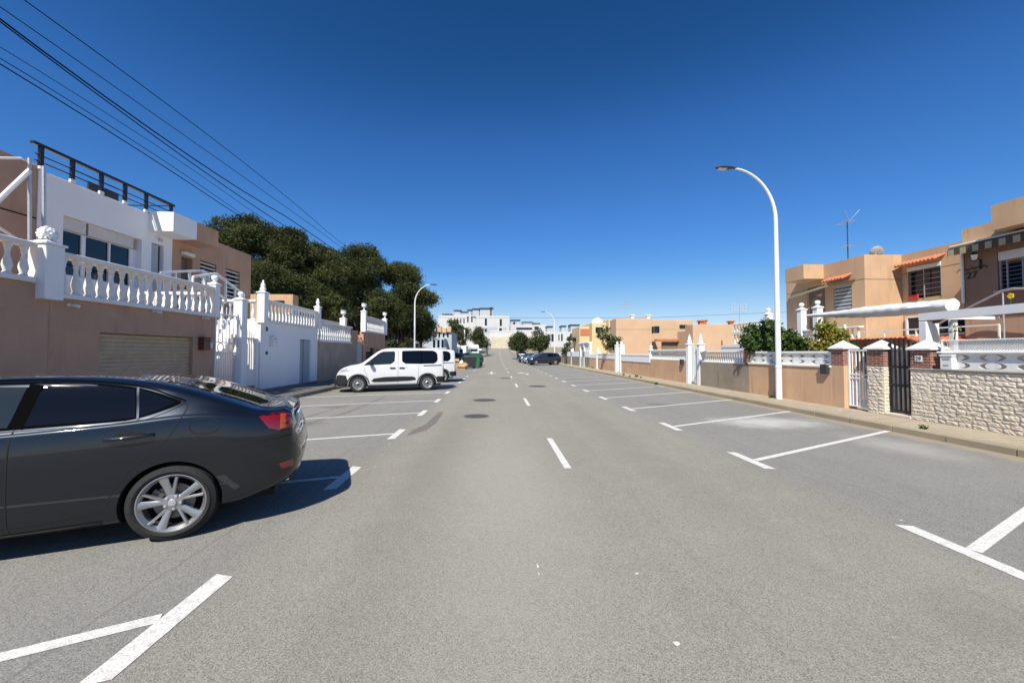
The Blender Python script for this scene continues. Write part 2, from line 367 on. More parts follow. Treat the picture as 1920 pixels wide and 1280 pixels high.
        for i in range(len(us)-1):
            for j in range(len(zs)-1):
                if not solid(i, j): continue
                a, b, c, g = us[i], us[i+1], zs[j], zs[j+1]
                s.add([P(d,a,c),P(d,b,c),P(d,b,g),P(d,a,g)], [(0,1,2,3)]); s.add([P(e,a,c),P(e,b,c),P(e,b,g),P(e,a,g)], [(3,2,1,0)])
                if not solid(i-1, j): s.add([P(d,a,c),P(e,a,c),P(e,a,g),P(d,a,g)], [(0,1,2,3)])
                if not solid(i+1, j): s.add([P(d,b,c),P(e,b,c),P(e,b,g),P(d,b,g)], [(3,2,1,0)])
                if not solid(i, j-1): s.add([P(d,a,c),P(d,b,c),P(e,b,c),P(e,a,c)], [(3,2,1,0)])
                if not solid(i, j+1): s.add([P(d,a,g),P(d,b,g),P(e,b,g),P(e,a,g)], [(0,1,2,3)])
        return s
    def mesh(s, name, m, smooth=False, fix=True):
        me = bpy.data.meshes.new(name); me.from_pydata(s.v, [], s.f)
        if fix:
            import bmesh
            bm = bmesh.new(); bm.from_mesh(me); bmesh.ops.remove_doubles(bm, verts=bm.verts, dist=1e-5)
            bmesh.ops.recalc_face_normals(bm, faces=bm.faces); bm.to_mesh(me); bm.free()
        if m: me.materials.append(m)
        if smooth:
            me.shade_smooth()
            if smooth is not True: me.set_sharp_from_angle(angle=R(smooth))
        me.update(); return me
    def build(s, name, m, parent=None, smooth=False, fix=True, label=None):
        o = bpy.data.objects.new(name, s.mesh(name, m, smooth, fix)); COL.objects.link(o)
        if parent: o.parent = parent
        if label: o['label'] = label
        return o
def tag(o, label=None, cat=None, group=None, kind=None):
    for k, v in (('label', label), ('category', cat), ('group', group), ('kind', kind)):
        if v: o[k] = v
    return o
def thing(name, label, cat, loc=(0, 0, 0), rz=0, group=None):
    o = bpy.data.objects.new(name, None); COL.objects.link(o); o.location = loc; o.rotation_euler = (0, 0, rz)
    o.empty_display_size = .3
    return tag(o, label, cat, group)
def copy_tree(o, parent=None):
    c = o.copy(); COL.objects.link(c)
    if parent: c.parent = parent
    for ch in list(o.children): copy_tree(ch, c)
    return c
def inst(me, name, loc, parent, rot=(0, 0, 0), scale=(1, 1, 1)):
    o = bpy.data.objects.new(name, me); COL.objects.link(o); o.location = loc; o.rotation_euler = rot; o.scale = scale; o.parent = parent; return o
def inpoly(x, y, poly):
    c = False; n = len(poly)
    for i in range(n):
        x1, y1 = poly[i]; x2, y2 = poly[(i+1) % n]
        if (y1 > y) != (y2 > y) and x < (x2-x1)*(y-y1)/(y2-y1)+x1: c = not c
    return c
def chaikin(p, n=2):
    for _ in range(n):
        q = []
        for i in range(len(p)):
            a, b = p[i], p[(i+1) % len(p)]
            q += [(a[0]*.75+b[0]*.25, a[1]*.75+b[1]*.25), (a[0]*.25+b[0]*.75, a[1]*.25+b[1]*.75)]
        p = q
    return p
def tri2d(outline, holes=(), grid=None):
    pts = []; edges = []
    for loop in [outline]+list(holes):
        b = len(pts); n = len(loop); pts += [Vector(p) for p in loop]; edges += [(b+i, b+(i+1) % n) for i in range(n)]
    if grid:
        xs = [p[0] for p in outline]; ys = [p[1] for p in outline]
        x = min(xs)+grid/2
        while x < max(xs):
            y = min(ys)+grid/2
            while y < max(ys):
                if inpoly(x, y, outline) and not any(inpoly(x, y, h) for h in holes): pts.append(Vector((x, y)))
                y += grid
            x += grid
    v, e, f, *_ = delaunay_2d_cdt(pts, edges, [], 0, 1e-5)
    fs = []
    for t in f:
        cx = sum(v[i].x for i in t)/3; cy = sum(v[i].y for i in t)/3
        if inpoly(cx, cy, outline) and not any(inpoly(cx, cy, h) for h in holes): fs.append(tuple(t))
    return [(p.x, p.y) for p in v], fs
def sheet(mb, ax, d, t, outline, holes=()):        # flat sheet with shaped holes, plane at ax=d, thickness t
    v, f = tri2d(outline, holes)
    def P(dd, p): return {'x': (dd, p[0], p[1]), 'y': (p[0], dd, p[1]), 'z': (p[0], p[1], dd)}[ax]
    mb.add([P(d, p) for p in v], f); mb.add([P(d+t, p) for p in v], [q[::-1] for q in f])
    for loop in [outline]+list(holes):
        n = len(loop); mb.add([P(d, p) for p in loop]+[P(d+t, p) for p in loop], [(i, (i+1) % n, n+(i+1) % n, n+i) for i in range(n)])

# ------------------------------------------------------------------ setting
def strip(mb, x0, x1, ys, dz=0., fx0=None, fx1=None):
    vs = []
    for y in ys:
        a = fx0(y) if fx0 else x0; b = fx1(y) if fx1 else x1
        vs += [(a, y, gz(y)+dz), (b, y, gz(y)+dz)]
    mb.add(vs, [(2*i, 2*i+1, 2*i+3, 2*i+2) for i in range(len(ys)-1)])
YS = [-30, 0, 20, 40, 50, 55, 60, 67, 75, 86, 98, 105, 112, 118, 125, 132, 140]
KL, KR, WL, WR = -7.1, 8.15, -8.85, 9.35
def kl(y): return lerpt([(97, KL), (108, -2.4)], y)
def kr(y): return lerpt([(97, KR), (108, 4.0)], y)
mb = MB(); strip(mb, -1500, 1500, [-1500]+YS+[200, 400, 3000], -.03); tag(mb.build('ground', M['ground'], fix=False), kind='structure')
mb = MB(); strip(mb, 0, 0, YS, 0, kl, kr); tag(mb.build('road', M['asphalt'], fix=False), kind='structure')
def pavement(name, k, wv, m, km, side, kz=.13):
    mb = MB(); strip(mb, 0, 0, YS, kz, (lambda y: k(y)-.15) if side < 0 else (lambda y: k(y)+.15), lambda y: wv)
    if side < 0: mb2 = None
    o = mb.build(name, m, fix=False); tag(o, kind='structure')
    mb = MB(); rnd = random.Random(3+side)
    y = 1.0
    while y < 125:                                   # kerb stones, each with its joint
        L = .98 if y < 60 else 4.9
        j = rnd.uniform(-.006, .006); z0, z1 = gz(y), gz(y+L); a0, a1 = k(y)+j, k(y+L)+j; s = side
        vs = []
        for yy, zz, aa in ((y+.010, z0, a0), (y+L-.010, z1, a1)):
            vs += [(aa, yy, zz-.05), (aa, yy, zz+kz-.022), (aa+s*.02, yy, zz+kz+.004), (aa+s*.152, yy, zz+kz+.004), (aa+s*.152, yy, zz-.05)]
        mb.add(vs, [(0,1,6,5),(1,2,7,6),(2,3,8,7),(3,4,9,8),(0,4,3,2,1),(5,6,7,8,9)]); y += L
    tag(mb.build('kerb', km), kind='structure')
pavement('pavement', kl, WL-.3, M['pave_grey'], M['kerb_grey'], -1, .15)
pavement('pavement', kr, WR+.3, M['pave'], M['kerb'], 1, .13)
# painted markings
mb = MB()
def quadflat(pts, z=.004): mb.add([(p[0], p[1], gz(p[1])+z) for p in pts], [tuple(range(len(pts)))])
def line(a, b, wd, z=.004):
    a = Vector(a[:2]); b = Vector(b[:2]); d = (b-a).normalized(); h = Vector((-d.y, d.x))*wd/2
    quadflat([a-h, b-h, b+h, a+h], z)
TL = [2.56+2.74*i for i in range(0, 30)]             # left bay ticks
for i, y in enumerate(TL):
    if 28 < y < 34 or y > 84: continue
    xl = -1.97; a = 18 if i else 26
    quadflat([(xl-.07, y-.52), (xl+.07, y-.48), (xl+.07, y+.42), (xl-.07, y+.46)])
    L = (KL+1.97)*-1/math.cos(R(a)) if i else 3.2
    line((xl-.075, y-.02), (xl-.07-L*math.cos(R(a))*.99, y-.02-L*math.sin(R(a))*.99), .095, .0042)
for i, y in enumerate([3.12+2.72*i for i in range(0, 19)]+[3.12+2.72*i for i in range(21, 30)]):
    xr = 3.82; a = 26
    quadflat([(xr-.065, y-.42), (xr+.075, y-.46), (xr+.075, y+.46), (xr-.065, y+.5)])
    line((xr+.085, y), (xr+.08+4.22, y+4.22*math.tan(R(a))), .095, .0042)
y = 5.54
while y < 118:
    quadflat([(.96, y), (1.06, y), (1.06, y+1.95), (.96, y+1.95)]); y += 6.55 if y < 90 else 4
quadflat([(.96, -2.9), (1.06, -2.9), (1.06, .9-2), (.96, .9-2)])
for (px, py, w_, h_) in ((1194, 1075, .05, .03), (1268, 1206, .05, .05), (1008, 1060, .02, .09), (1010, 1076, .015, .05), (703, 875, .05, .02), (717, 852, .06, .02), (770, 783, .10, .05), (783, 784, .06, .04), (762, 792, .07, .04), (952, 790, .05, .05), (958, 820, .03, .03), (1690, 975, .04, .03), (1104, 940, .03, .02), (730, 832, .06, .03), (955, 775, .06, .03)):
    p_ = onZ(px, py); w_ *= .5; h_ *= .5; ps = [(p_.x+w_*math.cos(t_)*random.uniform(.5, 1), p_.y+h_*math.sin(t_)*random.uniform(.5, 1)) for t_ in [2*math.pi*k/8 for k in range(8)]]; quadflat(ps, .0034+.0001*(px % 7))
# lane arrows
def arrow(cx, cy, s, turn=0):
    if not turn:
        quadflat([(cx-.08, cy+1.6*-s), (cx+.08, cy+1.6*-s), (cx+.08, cy), (cx-.08, cy)] if s > 0 else [(cx-.08, cy), (cx+.08, cy), (cx+.08, cy+2.4), (cx-.08, cy+2.4)])
        quadflat([(cx-.42, cy), (cx+.42, cy), (cx, cy+1.3*s)], .0044)
    else:
        quadflat([(cx-.08, cy), (cx+.1, cy), (cx+.1, cy+1.7), (cx-.08, cy+1.9)])
        quadflat([(cx-.08, cy+1.9), (cx+.1, cy+1.7), (cx-.35, cy+2.5), (cx-.4, cy+2.3)], .0044)
        quadflat([(cx-.3, cy+3.3), (cx-.75, cy+2.1), (cx-.05, cy+2.0)], .005)
pa = onZ(921, 700); arrow(pa.x, pa.y+.6, -1); pa = onZ(988, 701); arrow(pa.x, pa.y-1, 1, 1)
tag(mb.build('road_markings', M['paint'], fix=False), kind='structure')
# damp trail + patches on the asphalt
mb = MB()
def blob(cx, cy, rx, ry, n=22, rot=0, z=.003):
    ps = []
    for k in range(n):
        t = 2*math.pi*k/n; q = 1+.16*math.sin(3*t+cx)+random.uniform(-.07, .07)
        x, y2 = rx*q*math.cos(t), ry*q*math.sin(t); ps.append((cx+x*math.cos(rot)-y2*math.sin(rot), cy+x*math.sin(rot)+y2*math.cos(rot)))
    quadflat(ps, z)
tr = [onZ(*p) for p in ((762,817),(800,806),(818,792),(828,778),(831,772),(822,773),(812,782),(797,796),(775,805))]
quadflat([(p.x, p.y) for p in tr], .003)
def streak(pxs, w0):
    P = [onZ(*p) for p in pxs]
    for a_, b_ in zip(P, P[1:]): line(a_, b_, w0, .0026)
streak(((548,803),(600,787),(650,773),(690,757),(722,743)), .07); streak(((520,800),(590,777),(660,757)), .05)
tag(mb.build('road_stain', M['stain'], fix=False), kind='structure')
def cover(px, py, r, label):
    p = onZ(px, py); t = thing('manhole_cover', label, 'manhole cover', (p.x, p.y, .004))
    q = MB(); q.lathe([(r, 0), (r, .004), (r-.02, .007), (r-.05, .007), (0, .007)], seg=28); q.build('cover_plate', M['manh'], t)
    q = MB(); q.lathe([(r*1.12, -.001), (r*1.12, .0015), (r*1.01, .0015), (r*1.01, -.001)], seg=24); q.build('collar', M['stain'], t)
M['manh'] = plain('cast_iron', (.10, .095, .085), .7, .3, var=.3, vs=20)
cover(908, 750, .36, 'dark round manhole cover left of the second centre dash')
cover(893, 780, .30, 'brownish round manhole cover nearest the camera in the left lane')
cover(1008, 724, .40, 'dark round manhole cover in the right lane beyond the second centre dash')
cover(948, 709, .34, 'far round manhole cover in the left lane near the lane arrows')
# ------------------------------------------------------------------ vehicles
def hermite(tab, x):
    n = len(tab)
    if x <= tab[0][0]: return tab[0][1]
    if x >= tab[-1][0]: return tab[-1][1]
    def sl(i):
        if i <= 0: return (tab[1][1]-tab[0][1])/(tab[1][0]-tab[0][0])
        if i >= n-1: return (tab[-1][1]-tab[-2][1])/(tab[-1][0]-tab[-2][0])
        a = (tab[i][1]-tab[i-1][1])/(tab[i][0]-tab[i-1][0]); b = (tab[i+1][1]-tab[i][1])/(tab[i+1][0]-tab[i][0])
        return 0 if a*b <= 0 else 2*a*b/(a+b)
    for i in range(n-1):
        x0, y0 = tab[i]; x1, y1 = tab[i+1]
        if x <= x1:
            h = x1-x0; t = (x-x0)/h
            return y0*(1+2*t)*(1-t)**2+sl(i)*h*t*(1-t)**2+y1*t*t*(3-2*t)+sl(i+1)*h*t*t*(t-1)
class Body:
    def __init__(s, sp): s.sp = sp; s.cache = {}
    def sec(s, x):
        k = round(x, 3)
        if k in s.cache: return s.cache[k]
        sp = s.sp; w_ = hermite(sp['wid'], x); zb = hermite(sp['bot'], x); zt = hermite(sp['top'], x)
        be = min(hermite(sp['belt'], x), zt-.035); tm = sp.get('tumble', .34); sh = sp.get('shoulder', .05); h = zt-be
        mz = zb+(be-zb)*sp.get('mid', .52); ins = min(1, h/.25); cr = sp.get('crown', .1)
        we = w_-sh-.012
        q = sp.get('hoodround', .30)*(1-ins)
        pts = [(0, zb), (w_*.8, zb), (w_-.05, zb+.02), (w_-.012, zb+.10), (w_, mz), (w_-.003, mz+(be-mz)*.45), (w_-sh*.45, be-.05), (w_-sh, be),
               (we-tm*h*.35-q*.12, be+.35*h), (we-tm*h*.72-q*.35, be+.72*h), (we-tm*h*.86-.03*ins-q*.7, be+.88*h), (we-tm*h*.9-cr*ins-q*1.1, be+.965*h), ((we-tm*h)*.45, zt-.006), (0, zt)]
        out = []
        n = len(pts)
        for i in range(n-1):
            p0 = pts[max(i-1, 0)]; p1 = pts[i]; p2 = pts[i+1]; p3 = pts[min(i+2, n-1)]
            m = 5
            for j in range(m):
                t = j/m
                def c(a, b, c_, d): return .5*(2*b+(c_-a)*t+(2*a-5*b+4*c_-d)*t*t+(3*b-a-3*c_+d)*t**3)
                out.append((max(0, c(p0[0], p1[0], p2[0], p3[0])), c(p0[1], p1[1], p2[1], p3[1])))
        out.append(pts[-1]); s.cache[k] = out; return out
    def side(s, x, z):
        best = 0; pr = s.sec(x)
        for (y0, z0), (y1, z1) in zip(pr, pr[1:]):
            if (z0-z)*(z1-z) <= 0 and z0 != z1: best = max(best, y0+(y1-y0)*(z-z0)/(z1-z0))
        return best
    def top(s, x, y):
        y = abs(y); best = 0; pr = s.sec(x)
        for (y0, z0), (y1, z1) in zip(pr, pr[1:]):
            if (y0-y)*(y1-y) <= 0 and y0 != y1: best = max(best, z0+(z1-z0)*(y-y0)/(y1-y0))
        return best
    def mesh(s, arches, ar, extra=()):
        sp = s.sp; x0, x1 = sp['x0'], sp['x1']; L = x1-x0; n = 84
        xs = [x0+L*i/n for i in range(n+1)]
        for e in (.012, .028, .05, .08): xs += [x0+e, x1-e]
        xs = sorted(set(round(x, 4) for x in xs))
        vs = []; fs = []; K = None
        for x in xs:
            p = s.sec(x); K = len(p); loop = [(x, y, z) for y, z in p]+[(x, -y, z) for y, z in p[-2:0:-1]]; vs += loop
        m = 2*K-2
        for i in range(len(xs)-1):
            for k in range(m): fs.append((i*m+k, (i+1)*m+k, (i+1)*m+(k+1) % m, i*m+(k+1) % m))
        for i, rev in ((0, False), (len(xs)-1, True)):
            # cap as quads between the two halves
            for k in range(K-1):
                a = i*m+k; b = i*m+k+1; c = i*m+(m-k-1) % m; d = i*m+(m-k) % m
                q = [a, b, c, d] if k > 0 else [a, b, c]
                if k == K-2: q = [a, b, d]
                fs.append(tuple(q if not rev else q[::-1]))
        me = bpy.data.meshes.new('body'); me.from_pydata(vs, [], fs)
        import bmesh
        bm = bmesh.new(); bm.from_mesh(me); bmesh.ops.remove_doubles(bm, verts=bm.verts, dist=1e-5); bmesh.ops.recalc_face_normals(bm, faces=bm.faces); bm.to_mesh(me); bm.free()
        me.materials.append(sp['paint']); me.materials.append(M['dark'])
        tmp = bpy.data.objects.new('tmp', me); COL.objects.link(tmp)
        cutters = []
        for ax_, wz in arches:
            for sd in (-1, 1):
                q = MB(); q.lathe([(ar, -.36), (ar, .36)], (ax_, sd*(sp['W']+.02), wz), 44, 'y')
                cm = q.mesh('c', None); cm.materials.append(sp['paint']); cm.materials.append(M['dark'])
                for p in cm.polygons: p.material_index = 1
                co = bpy.data.objects.new('c', cm); COL.objects.link(co); cutters.append(co)
                bo = tmp.modifiers.new('b', 'BOOLEAN'); bo.operation = 'DIFFERENCE'; bo.object = co; bo.solver = 'FAST'
        dg = bpy.context.evaluated_depsgraph_get(); dg.update()
        out = bpy.data.meshes.new_from_object(tmp.evaluated_get(dg))
        for o in cutters+[tmp]: bpy.data.objects.remove(o)
        out.shade_smooth(); out.set_sharp_from_angle(angle=R(32)); return out
    def patch(s, outline, off, name, mat, parent, side=1, grid=.06, smooth=True, rnd=0, label=None):
        if rnd: outline = chaikin(outline, rnd)
        dense = []
        for i in range(len(outline)):
            a, b = outline[i], outline[(i+1) % len(outline)]; d = math.dist(a, b); k = max(1, int(d/.05))
            dense += [(a[0]+(b[0]-a[0])*j/k, a[1]+(b[1]-a[1])*j/k) for j in range(k)]
        v, f = tri2d(dense, grid=grid); vs = []
        for x, z in v: vs.append((x, side*(s.side(x, z)+off), z))
        mb = MB(); mb.add(vs, f)
        return mb.build(name, mat, parent, smooth=40 if smooth else False, label=label)
    def tpatch(s, outline, off, name, mat, parent, grid=.05):
        dense = []
        for i in range(len(outline)):
            a, b = outline[i], outline[(i+1) % len(outline)]; d = math.dist(a, b); k = max(1, int(d/.06))
            dense += [(a[0]+(b[0]-a[0])*j/k, a[1]+(b[1]-a[1])*j/k) for j in range(k)]
        v, f = tri2d(dense, grid=grid); mb = MB(); mb.add([(x, y, s.top(x, y)+off) for x, y in v], f)
        return mb.build(name, mat, parent, smooth=40)
    def seam(s, pts, wd, name, mat, parent, side=1, off=.0025, top=False):
        P = []
        for i in range(len(pts)-1):
            a, b = pts[i], pts[i+1]; k = max(1, int(math.dist(a, b)/.04))
            P += [(a[0]+(b[0]-a[0])*j/k, a[1]+(b[1]-a[1])*j/k) for j in range(k)]
        P.append(pts[-1]); vs = []; fs = []
        for i, p in enumerate(P):
            a = P[max(i-1, 0)]; b = P[min(i+1, len(P)-1)]; d = math.dist(a, b) or 1; nx, nz = -(b[1]-a[1])/d*wd/2, (b[0]-a[0])/d*wd/2
            for sg in (-1, 1):
                x, z = p[0]+sg*nx, p[1]+sg*nz
                vs.append((x, z, s.top(x, z)+off) if top else (x, side*(s.side(x, z)+off), z))
        fs = [(2*i, 2*i+1, 2*i+3, 2*i+2) for i in range(len(P)-1)]
        mb = MB(); mb.add(vs, fs); return mb.build(name, mat, parent, smooth=True)
def spline(pts, n=6):
    out = []
    for i in range(len(pts)-1):
        p0, p1, p2, p3 = pts[max(i-1, 0)], pts[i], pts[i+1], pts[min(i+2, len(pts)-1)]
        for j in range(n):
            t = j/n; out.append(tuple(.5*(2*b+(c-a)*t+(2*a-5*b+4*c-d)*t*t+(3*b-a-3*c+d)*t**3) for a, b, c, d in zip(p0, p1, p2, p3)))
    out.append(pts[-1]); return out
def wheel(par, x, y, side, r, rim, style, w_=.215):
    t = thing('wheel', None, None, (x, y, r)); t.parent = par
    h = w_/2; s = side
    # tyre: profile (radius, offset along axle), outer face towards +side
    pr = [(rim-.01, -h), (r-.05, -h), (r-.012, -h+.02), (r, -h+.05), (r, h-.05), (r-.012, h-.02), (r-.05, h-.002), (rim+.03, h+.004), (rim+.006, h-.004), (rim-.006, h-.02)]
    q = MB(); q.lathe([(a, b*s) for a, b in pr], (0, 0, 0), 56, 'y', caps=False); q.build('tyre', M['rubber'], t, smooth=35)
    q = MB()
    f = h-.012
    if style == 'alloy':
        q.lathe([(rim+.008, s*(f+.004)), (rim-.004, s*(f+.006)), (rim-.014, s*(f-.008)), (rim-.03, s*(f-.03)), (rim-.035, -s*h)], (0, 0, 0), 56, 'y', caps=False)
        for k in range(5):
            a0 = 2*math.pi*k/5+R(80)
            for da, wh, wt, rr in ((-.13, .022, .036, 1.0), (.30, .015, .012, .97)):
                a1 = a0+da; c0, s0 = math.cos(a0+da*.25), math.sin(a0+da*.25); c1, s1 = math.cos(a1), math.sin(a1)
                ph = (c0*.045, s0*.045); pt = (c1*(rim-.012)*rr, s1*(rim-.012)*rr)
                dx, dz = pt[0]-ph[0], pt[1]-ph[1]; L = math.hypot(dx, dz); nx, nz = -dz/L, dx/L
                vs = []
                for (px_, pz_), w2, yo, th in ((ph, wh, f-.022, .03), (((ph[0]*.4+pt[0]*.6), (ph[1]*.4+pt[1]*.6)), (wh+wt)/2*.92, f-.012, .03), (pt, wt, f-.004, .035)):
                    vs += [(px_-nx*w2, s*(yo-.008), pz_-nz*w2), (px_-nx*w2*.55, s*yo, pz_-nz*w2*.55), (px_+nx*w2*.55, s*yo, pz_+nz*w2*.55), (px_+nx*w2, s*(yo-.008), pz_+nz*w2), (px_+nx*w2, s*(yo-th), pz_+nz*w2), (px_-nx*w2, s*(yo-th), pz_-nz*w2)]
                fs = []
                for i in range(2):
                    for j in range(6): fs.append((i*6+j, i*6+(j+1) % 6, (i+1)*6+(j+1) % 6, (i+1)*6+j))
                fs += [(0,1,2,3,4,5), (12,13,14,15,16,17)]; q.add(vs, fs)
        q.lathe([(.075, s*(f-.05)), (.068, s*(f-.02)), (.045, s*(f-.016)), (0, s*(f-.016))], (0, 0, 0), 28, 'y')
        q.build('rim', M['alu'], t, smooth=30)
        q = MB(); q.lathe([(.03, s*(f-.016)), (.027, s*(f-.004)), (0, s*(f-.002))], (0, 0, 0), 20, 'y')
        for k in range(5):
            a = 2*math.pi*k/5+R(116); q.lathe([(.011, s*(f-.02)), (.011, s*(f-.008)), (0, s*(f-.006))], (.056*math.cos(a), 0, .056*math.sin(a)), 8, 'y')
        q.build('hub_cap', M['steel'], t, smooth=30)
        q = MB(); q.lathe([(.15, s*(f-.085)), (.15, s*(f-.07)), (.06, s*(f-.068))], (0, 0, 0), 32, 'y')
        a = R(20); q.prism([(.10*math.cos(a+u)*k_, .10*math.sin(a+u)*k_) for k_, us in ((1.75, (-.4, -.2, 0, .2, .4)), (.9, (.4, .2, 0, -.2, -.4))) for u in us], 'y', s*(f-.06), s*(f-.11))
        q.build('brake_disc', M['disc'], t, smooth=30)
    else:
        # hub cap with slots
        q.lathe([(rim+.006, s*(f+.004)), (rim-.01, s*(f+.008)), (rim-.03, s*(f-.012)), (rim*.74, s*(f-.014)), (rim*.66, s*(f-.03))], (0, 0, 0), 40, 'y', caps=False)
        for k in range(10):
            a = 2*math.pi*k/10; q.bar((math.cos(a)*rim*.38, s*(f-.02), math.sin(a)*rim*.38), (math.cos(a)*rim*.80, s*(f-.016), math.sin(a)*rim*.80), .02, .04)
        q.lathe([(rim*.44, s*(f-.02)), (rim*.36, s*(f-.004)), (rim*.26, s*(f+.004)), (rim*.22, s*(f-.01))], (0, 0, 0), 30, 'y')
        q.build('rim', M['alu'], t, smooth=35)
        q = MB(); q.lathe([(rim*.23, s*(f-.02)), (rim*.2, s*(f+.003)), (0, s*(f+.005))], (0, 0, 0), 20, 'y'); q.build('hub_cap', M['plastic'], t, smooth=30)
    q = MB(); q.lathe([(rim-.02, s*(f-.115)), (0, s*(f-.115))], (0, 0, 0), 30, 'y'); q.lathe([(rim-.012, -s*h), (rim-.012, s*(f-.03))], (0, 0, 0), 30, 'y', caps=False)
    q.build('wheel_barrel', M['dark'], t)
    return t
def mirror_pair(par, b, x, z, paint, L=.2):
    for sd in (-1, 1):
        y = b.side(x, z); q = MB()
        q.bbox(x-.06, x+.07, sd*(y+.06), sd*(y+.06+L), z, z+.14, .035); o = q.build('door_mirror', paint, par, smooth=50)
        q = MB(); q.bar((x, sd*(y-.02), z+.0), (x, sd*(y+.1), z+.04), .06, .03); q.build('mirror_stalk', M['plastic'], o)

def sedan():
    WX = -1.365
    sp = dict(x0=-2.345, x1=2.22, W=.895, paint=M['carpaint'], tumble=.40, shoulder=.055, crown=.13, mid=.50, hoodround=.26,
      wid=[(-2.345,.44),(-2.33,.56),(-2.30,.65),(-2.23,.745),(-2.05,.835),(-1.75,.882),(-1.365,.895),(0,.89),(1.37,.89),(1.8,.86),(2.0,.80),(2.12,.70),(2.19,.6),(2.22,.5)],
      bot=[(-2.345,.52),(-2.31,.43),(-2.22,.36),(-2.05,.30),(-1.8,.235),(-1.0,.19),(1.0,.19),(1.9,.2),(2.15,.25),(2.22,.35)],
      top=[(-2.345,.68),(-2.335,.75),(-2.31,.80),(-2.285,.825),(-2.268,.88),(-2.250,.98),(-2.232,1.045),(-2.205,1.075),(-2.10,1.068),(-1.95,1.085),(-1.86,1.125),(-1.70,1.19),(-1.5,1.268),(-1.25,1.345),(-1.0,1.395),(-.7,1.425),(-.35,1.435),(0,1.425),(.25,1.40),(.45,1.345),(.8,1.18),(1.12,1.03),(1.25,.995),(1.5,.96),(1.85,.88),(2.05,.79),(2.17,.68),(2.22,.58)],
      belt=[(-2.345,.60),(-2.31,.74),(-2.27,.84),(-2.235,.98),(-2.15,1.01),(-1.9,1.03),(-1.6,1.075),(-1.45,1.08),(-1.0,1.045),(-.5,1.015),(.3,.98),(1.0,.955),(1.3,.92),(1.85,.80),(2.1,.66),(2.22,.5)])
    b = Body(sp); t = thing('parked_sedan', 'dark grey sedan at left with tinted rear windows and split spoke alloy wheels', 'car', (0, 0, 0))
    me = b.mesh([(WX, .325), (1.365, .325)], .358); o = bpy.data.objects.new('body', me); COL.objects.link(o); o.parent = t
    for sd in (1, -1):
        # daylight opening: black surround, then glass panes
        dlo = [(-1.40,1.185),(-1.335,1.215),(-1.20,1.275),(-1.06,1.318),(-.85,1.353),(-.6,1.375),(-.3,1.385),(.0,1.372),(.22,1.335),(.45,1.25),(.72,1.115),(.88,1.01),(.80,.992),(.3,1.005),(-.3,1.02),(-.9,1.04),(-1.08,1.05),(-1.22,1.095),(-1.36,1.15)]
        tr = b.patch(dlo, .0025, 'window_surround', M['gloss_black'], t, sd, .05, rnd=1)
        rear = [(-1.095,1.070),(-1.055,1.300),(-.85,1.335),(-.62,1.352),(-.50,1.352),(-.46,1.30),(-.41,1.045),(-.9,1.055)]
        b.patch(rear, .005, 'rear_door_window', M['carglass'], t, sd, .05, label='tinted rear door window')
        qw = [(-1.345,1.185),(-1.19,1.262),(-1.085,1.298),(-1.125,1.075),(-1.22,1.113),(-1.31,1.160)]
        b.patch(qw, .005, 'quarter_window', M['carglass'], t, sd, .05)
        fw = [(-.335,1.040),(-.375,1.345),(.0,1.352),(.20,1.31),(.42,1.23),(.70,1.09),(.77,1.015),(.3,1.025)]
        b.patch(fw, .005, 'front_door_window', M['carglass2'], t, sd, .05)
        b.seam(spline([(-1.42,1.19),(-1.34,1.228),(-1.20,1.29),(-1.06,1.332),(-.85,1.366),(-.6,1.388),(-.3,1.398),(.0,1.385),(.22,1.348),(.45,1.262),(.72,1.128)]), .010, 'window_trim', M['gloss_black'], t, sd, .006)
        b.seam(spline([(-1.415,1.180),(-1.37,1.145),(-1.24,1.082),(-1.10,1.040),(-.9,1.031),(-.3,1.011),(.3,.995),(.80,.982)]), .008, 'sill_trim', M['carpaint'], t, sd, .006)
        b.seam([(-1.113,1.055),(-1.07,1.32)], .016, 'window_divider', M['carpaint'], t, sd, .007)
        b.seam([(-.38,1.03),(-.425,1.36)], .085, 'centre_pillar', M['gloss_black'], t, sd, .006)
        b.seam(spline([(-.437,1.375),(-.40,1.2),(-.375,1.0),(-.37,.7),(-.375,.34),(-.39,.245)]), .009, 'door_seam', M['dark'], t, sd)
        b.seam(spline([(-1.40,1.19),(-1.435,1.15),(-1.43,1.10),(-1.39,1.0),(-1.34,.90),(-1.25,.80),(-1.14,.70),(-1.07,.62),(-.99,.50),(-.945,.40),(-.90,.335),(-.80,.30),(-.6,.285),(-.39,.275),(.2,.27),(.86,.265)]), .009, 'door_seam', M['dark'], t, sd)
        b.seam(spline([(.85,.98),(.88,.8),(.87,.5),(.83,.27)]), .006, 'door_seam', M['dark'], t, sd)
        # fuel flap
        fl = chaikin([(-1.475,1.035),(-1.69,1.035),(-1.69,.90),(-1.475,.90)], 3)
        if sd > 0: b.seam(fl+[fl[0]], .008, 'fuel_flap', M['dark'], t, sd)
        # bumper joint and rocker line
        b.seam(spline([(-1.78,.74),(-1.95,.775),(-2.12,.80),(-2.25,.815)]), .009, 'bumper_seam', M['dark'], t, sd)
        b.seam([(-.92,.235),(-.4,.222),(.8,.22)], .03, 'rocker_lip', M['plastic'], t, sd, .004)
        # tail lights
        tl = [(-1.985,1.015),(-2.08,1.03),(-2.17,1.03),(-2.232,1.01),(-2.248,.93),(-2.235,.885),(-2.15,.87),(-2.07,.90)]
        o = b.patch(tl, .006, 'tail_light', M['redlens'], t, sd, .03)
        b.patch([(-2.155,1.02),(-2.20,1.015),(-2.205,.89),(-2.158,.88)], .009, 'indicator_lens', M['amber'], o, sd, .03)
        b.patch([(-2.15,.55),(-2.27,.565),(-2.27,.495),(-2.18,.49)], .006, 'reflector', M['redlens'], t, sd, .03)
